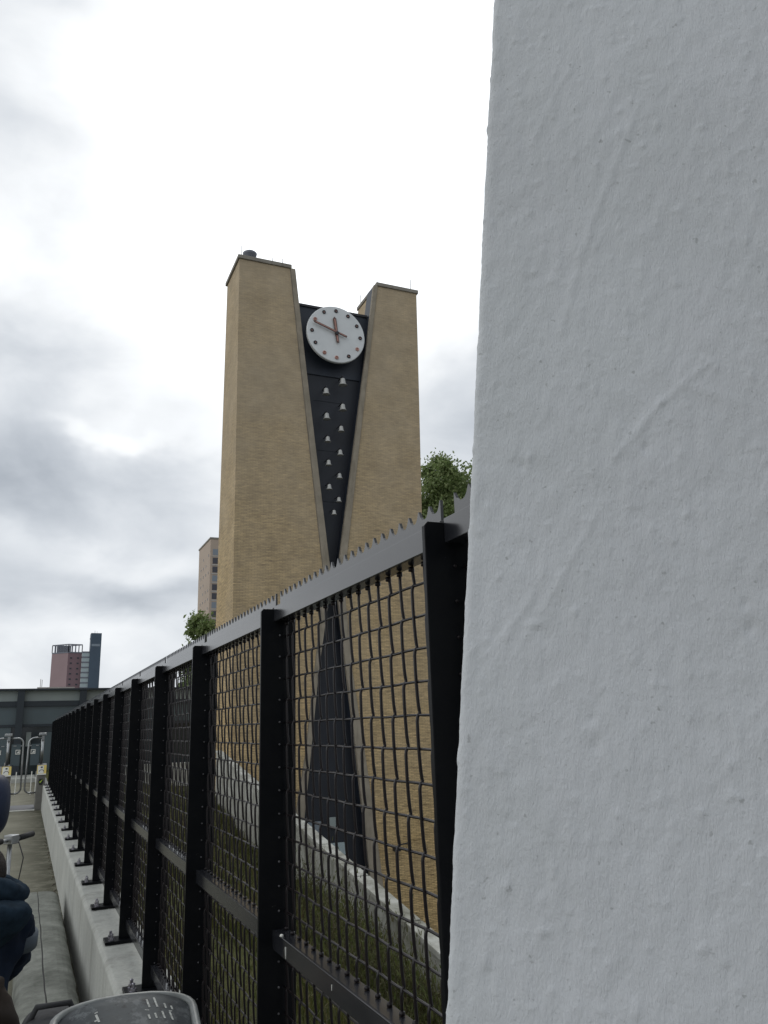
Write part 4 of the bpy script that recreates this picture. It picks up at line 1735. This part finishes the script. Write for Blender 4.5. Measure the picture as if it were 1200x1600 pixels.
# ------------------------------------------------------------------ kick scooter
ks = empty('kick_scooter', (-0.035, 5.2, 0), 'silver kick scooter with a black rubber grip standing on the path', 'scooter', None, R_(-36))
MB().tube([(0, 0, 0.16), (0, 0, 0.60), (0.0, 0.0, 1.045)], [0.019, 0.015, 0.012], 12).build('stem', M_steel, ks, smooth=True)
MB().tube([(0, -0.19, 1.052), (0, -0.07, 1.045), (0, 0.07, 1.045), (0, 0.19, 1.052)], 0.010, 10).build('handlebar', M_steel, ks, smooth=True)
for s in (-1, 1):
    MB().tube([(0, s * 0.075, 1.046), (0, s * 0.195, 1.053)], [0.0165, 0.0165], 12).build('grip', M_rubber, ks, smooth=True)
MB().box(-0.022, 0.035, -0.030, 0.030, 1.025, 1.072).build('clamp', M_steel, ks, bevel=0.004)
MB().box(-0.05, 0.0, 0.03, 0.07, 1.03, 1.05).build('brake_lever', M_steel, ks, bevel=0.003)
MB().tube([(0.03, 0.03, 1.04), (0.07, 0.03, 0.95), (0.055, 0.02, 0.82), (0.02, 0.0, 0.7)], 0.003, 6).build('cable', M_black, ks, smooth=True)
MB().box(-0.62, -0.08, -0.06, 0.06, 0.06, 0.085).build('deck', M_black, ks, bevel=0.01)
MB().tube([(0, 0, 0.2), (-0.09, 0, 0.07)], 0.02, 8).build('neck', M_steel, ks)
for x in (0.02, -0.68):
    w = MB().torus((x, 0, 0.08), 0.062, 0.017, 'Y', 28, 8).build('wheel', M_rubber, ks, smooth=True)
    MB().lathe([(0.05, -0.010), (0.05, 0.010)], (x, 0, 0.08), 18, 'Y').build('rim', M_steel, w)

# ------------------------------------------------------------------ bicycle below the camera: its saddle shows
BX, BY = 0.206, 1.66
bk = empty('bicycle', (BX, BY, 0), 'black bicycle whose worn wide saddle with grey rim fills the bottom edge', 'bicycle')
P = Mat('worn_saddle_painted_sheen', (0.05, 0.055, 0.06), 0.33, spec=0.16)
n1 = P.noise(11, 7, 0.7)
c = P.ramp(n1, [(0.35, (0.018, 0.022, 0.025)), (0.6, (0.04, 0.048, 0.052))])
n2 = P.noise(38, 5, 0.7)
c = P.mix(P.ramp(n2, [(0.56, (0, 0, 0)), (0.64, (0.85,) * 3)]), c, (0.008, 0.009, 0.011))
n4 = P.noise(26, 6, 0.75, P.mapping((1, 1, 1), (0, 0, 0.5)))
c = P.mix(P.ramp(n4, [(0.54, (0, 0, 0)), (0.62, (0.8,) * 3)]), c, (0.10, 0.11, 0.115))
n6 = P.noise(9, 2, 0.4, P.mapping((1, 0.12, 1)))  # dark lengthwise bands: reflections painted into the vinyl colour
c = P.mix(P.ramp(n6, [(0.45, (0, 0, 0)), (0.60, (0.75,) * 3)]), c, (0.012, 0.013, 0.017))
P.color(c)
P.rough(n1, 0.35, 0.6)
P.bump(n2, 0.25, 0.002)
M_saddle = P.m
M_rim = simple('worn_grey_saddle_edge', (0.14, 0.15, 0.145), 0.4, 0, 0.35, 25, 0.2)
SZ = 1.050
# plan outline of the saddle; local +y is its wide rear end, pointing away from the camera


def sad_w(t):
    return 0.030 + 0.098 * (1 / (1 + math.exp(-(t - 0.10) * 16)))


m = MB()
rows_, cols_ = 26, 25
for i in range(rows_ + 1):
    t = i / rows_
    y = -0.14 + 0.28 * t
    w = sad_w(t)
    if t > 0.86:
        q = (t - 0.86) / 0.14
        w *= math.sqrt(max(0.02, 1 - (q * 0.80) ** 2.6))
    if t < 0.06:
        w *= 0.6 + 0.4 * t / 0.06
    for k in range(cols_):
        s = -1 + 2 * k / (cols_ - 1)
        z = 0.030 * (1 - abs(s) ** 3.2) - 0.006
        z += 0.014 * max(0, (t - 0.45)) - 0.02 * max(0, t - 0.93) / 0.07
        m.v.append((w * s, y + 0.012 * (1 - s * s) * (1 if t > 0.9 else 0), z))
for i in range(rows_):
    for k in range(cols_ - 1):
        a = i * cols_ + k
        m.f.append((a, a + 1, a + cols_ + 1, a + cols_))
top = len(m.v)
for i in range(rows_ + 1):
    for k in range(cols_):
        x, y, z = m.v[i * cols_ + k]
        m.v.append((x * 0.93, y * 0.98, -0.045))
for i in range(rows_):
    for k in range(cols_ - 1):
        a = top + i * cols_ + k
        m.f.append((a + cols_, a + cols_ + 1, a + 1, a))
for i in range(rows_):
    for k in (0, cols_ - 1):
        a = i * cols_ + k
        m.f.append((a, a + cols_, top + a + cols_, top + a))
for k in range(cols_ - 1):
    for i in (0, rows_):
        a = i * cols_ + k
        m.f.append((a, a + 1, top + a + 1, top + a))
sad = m.build('saddle', M_saddle, bk, smooth=True, loc=(0, 0, SZ))
sad.rotation_euler = (R_(16), 0, R_(-3))
# pale worn rim along the rear edge
pts = []
for k in range(33):
    t = k / 32
    if t < 0.28:
        tt = 0.10 + 0.76 * (t / 0.28)
        pts.append((-sad_w(tt) * 0.985, -0.14 + 0.28 * tt))
    elif t > 0.72:
        tt = 0.86 - 0.76 * ((t - 0.72) / 0.28)
        pts.append((sad_w(tt) * 0.985, -0.14 + 0.28 * tt))
    else:
        a = math.pi * (1 - (t - 0.28) / 0.44)
        W = sad_w(0.86) * 0.985
        pts.append((W * math.copysign(abs(math.cos(a)) ** 0.62, math.cos(a)), 0.1008 + 0.048 * math.sin(a) ** 0.75))
m = MB().tube([(x, y, 0.004 + 0.010 * (1 - (x / 0.125) ** 2) * (1 if y > 0.09 else 0)) for x, y in pts], 0.0085, 10)
m.build('rim', M_rim, sad, smooth=True)
# printed tally-like marks and a worn box label
mk = MB()


def mark(x, y, w, l, rot=0.0):
    c_, s_ = math.cos(rot), math.sin(rot)
    zz = []
    P4 = []
    for dx, dy in ((-w / 2, -l / 2), (w / 2, -l / 2), (w / 2, l / 2), (-w / 2, l / 2)):
        px, py = x + dx * c_ - dy * s_, y + dx * s_ + dy * c_
        t = (py + 0.14) / 0.28
        sq = px / sad_w(min(t, 0.86))
        z = 0.030 * (1 - abs(sq) ** 3.2) - 0.006 + 0.014 * max(0, t - 0.45)
        P4.append(Vector((px, py, z + 0.0004)))
    mk.prism(P4, (0, 0, 0), (0, 0, 0.0003))


for x, y, l in ((0.040, 0.098, 0.024), (0.054, 0.100, 0.028), (0.071, 0.090, 0.014), (0.052, 0.062, 0.014), (0.066, 0.064, 0.020), (0.080, 0.062, 0.022), (0.040, 0.060, 0.012), (0.083, 0.086, 0.010)):
    mark(x, y, 0.0034, l, 0.18)
mark(0.058, 0.078, 0.050, 0.0022, -0.08)
for x, y, w_, l_ in ((-0.075, 0.066, 0.052, 0.004), (-0.075, 0.088, 0.052, 0.003), (-0.101, 0.077, 0.004, 0.024), (-0.050, 0.077, 0.004, 0.022), (-0.052, 0.052, 0.005, 0.014), (-0.080, 0.045, 0.004, 0.012)):
    mark(x, y, w_, l_, 0.25)
mk.build('worn_print', simple('worn_grey_print', (0.30, 0.31, 0.29), 0.6, 0, 0.45, 180), sad)
# frame, post, rack, wheels, handlebar
MB().tube([(0, 0, SZ - 0.04), (0, -0.05, 0.85), (0, -0.16, 0.32)], [0.014, 0.016, 0.018], 12).build('seat_post', M_steel, bk, smooth=True)
m = MB()
m.tube([(0, -0.16, 0.32), (0, -0.66, 0.55), (0, -0.70, 0.80)], 0.018, 10)
m.tube([(0, -0.06, 0.78), (0, -0.68, 0.72)], 0.016, 10)
for s in (-0.05, 0.05):
    m.tube([(s * 0.4, -0.16, 0.30), (s, 0.42, 0.35)], 0.010, 8)
    m.tube([(s * 0.4, -0.06, 0.76), (s, 0.42, 0.35)], 0.009, 8)
    m.tube([(s * 0.6, -0.72, 0.68), (s, -0.80, 0.35)], 0.011, 8)
m.build('frame', M_black, bk, smooth=True)
for y in (0.42, -0.80):
    w = MB().torus((0, y, 0.345), 0.325, 0.019, 'X', 48, 10).build('wheel', M_rubber, bk, smooth=True)
    MB().torus((0, y, 0.345), 0.300, 0.009, 'X', 48, 6).build('rim', M_steel, w, smooth=True)
    sp_ = MB()
    for k in range(14):
        a = 2 * math.pi * k / 14
        sp_.tube([(0, y, 0.345), (0, y + 0.3 * math.cos(a), 0.345 + 0.3 * math.sin(a))], 0.0012, 4)
    sp_.build('spokes', M_steel, w)
m = MB()
for x in (-0.06, 0, 0.06):
    m.tube([(x, 0.12, 0.76), (x, 0.52, 0.76)], 0.006, 6)
m.tube([(-0.06, 0.52, 0.76), (0.06, 0.52, 0.76)], 0.006, 6)
m.tube([(-0.06, 0.5, 0.76), (-0.06, 0.42, 0.36)], 0.005, 6)
m.tube([(0.06, 0.5, 0.76), (0.06, 0.42, 0.36)], 0.005, 6)
m.build('rack', M_black, bk)
hb = MB().tube([(-0.27, -0.52, 0.98), (-0.2, -0.62, 1.0), (0, -0.70, 1.0), (0.2, -0.62, 1.0), (0.27, -0.52, 0.98)], 0.012, 10).build('handlebar', M_steel, bk, smooth=True)
MB().tube([(0, -0.70, 0.78), (0, -0.70, 1.0)], 0.013, 10).build('stem', M_steel, bk)

# black bag on the near left of the saddle
bg = empty('black_bag', (0.090, 1.90, 0.745), 'black padded bag sitting on the bicycle rack left of the saddle', 'bag')
m = MB()
for i in range(13):
    th = math.pi * i / 12
    for k in range(28):
        a = 2 * math.pi * k / 28
        se = lambda v, p: math.copysign(abs(v) ** p, v)
        m.v.append((0.070 * se(math.sin(th), .5) * se(math.cos(a), .6), 0.11 * se(math.sin(th), .5) * se(math.sin(a), .6), 0.165 + 0.165 * se(math.cos(th), 0.6)))
for i in range(12):
    for k in range(28):
        a = i * 28 + k
        b = i * 28 + (k + 1) % 28
        m.f.append((a, b, b + 28, a + 28))
m.build('bag_body', M_blackmatt, bg, smooth=True, sub=1)
MB().tube([(-0.05, 0, 0.30), (-0.03, -0.02, 0.345), (0.03, -0.02, 0.345), (0.05, 0, 0.30)], 0.006, 8).build('handle', M_blackmatt, bg, smooth=True)
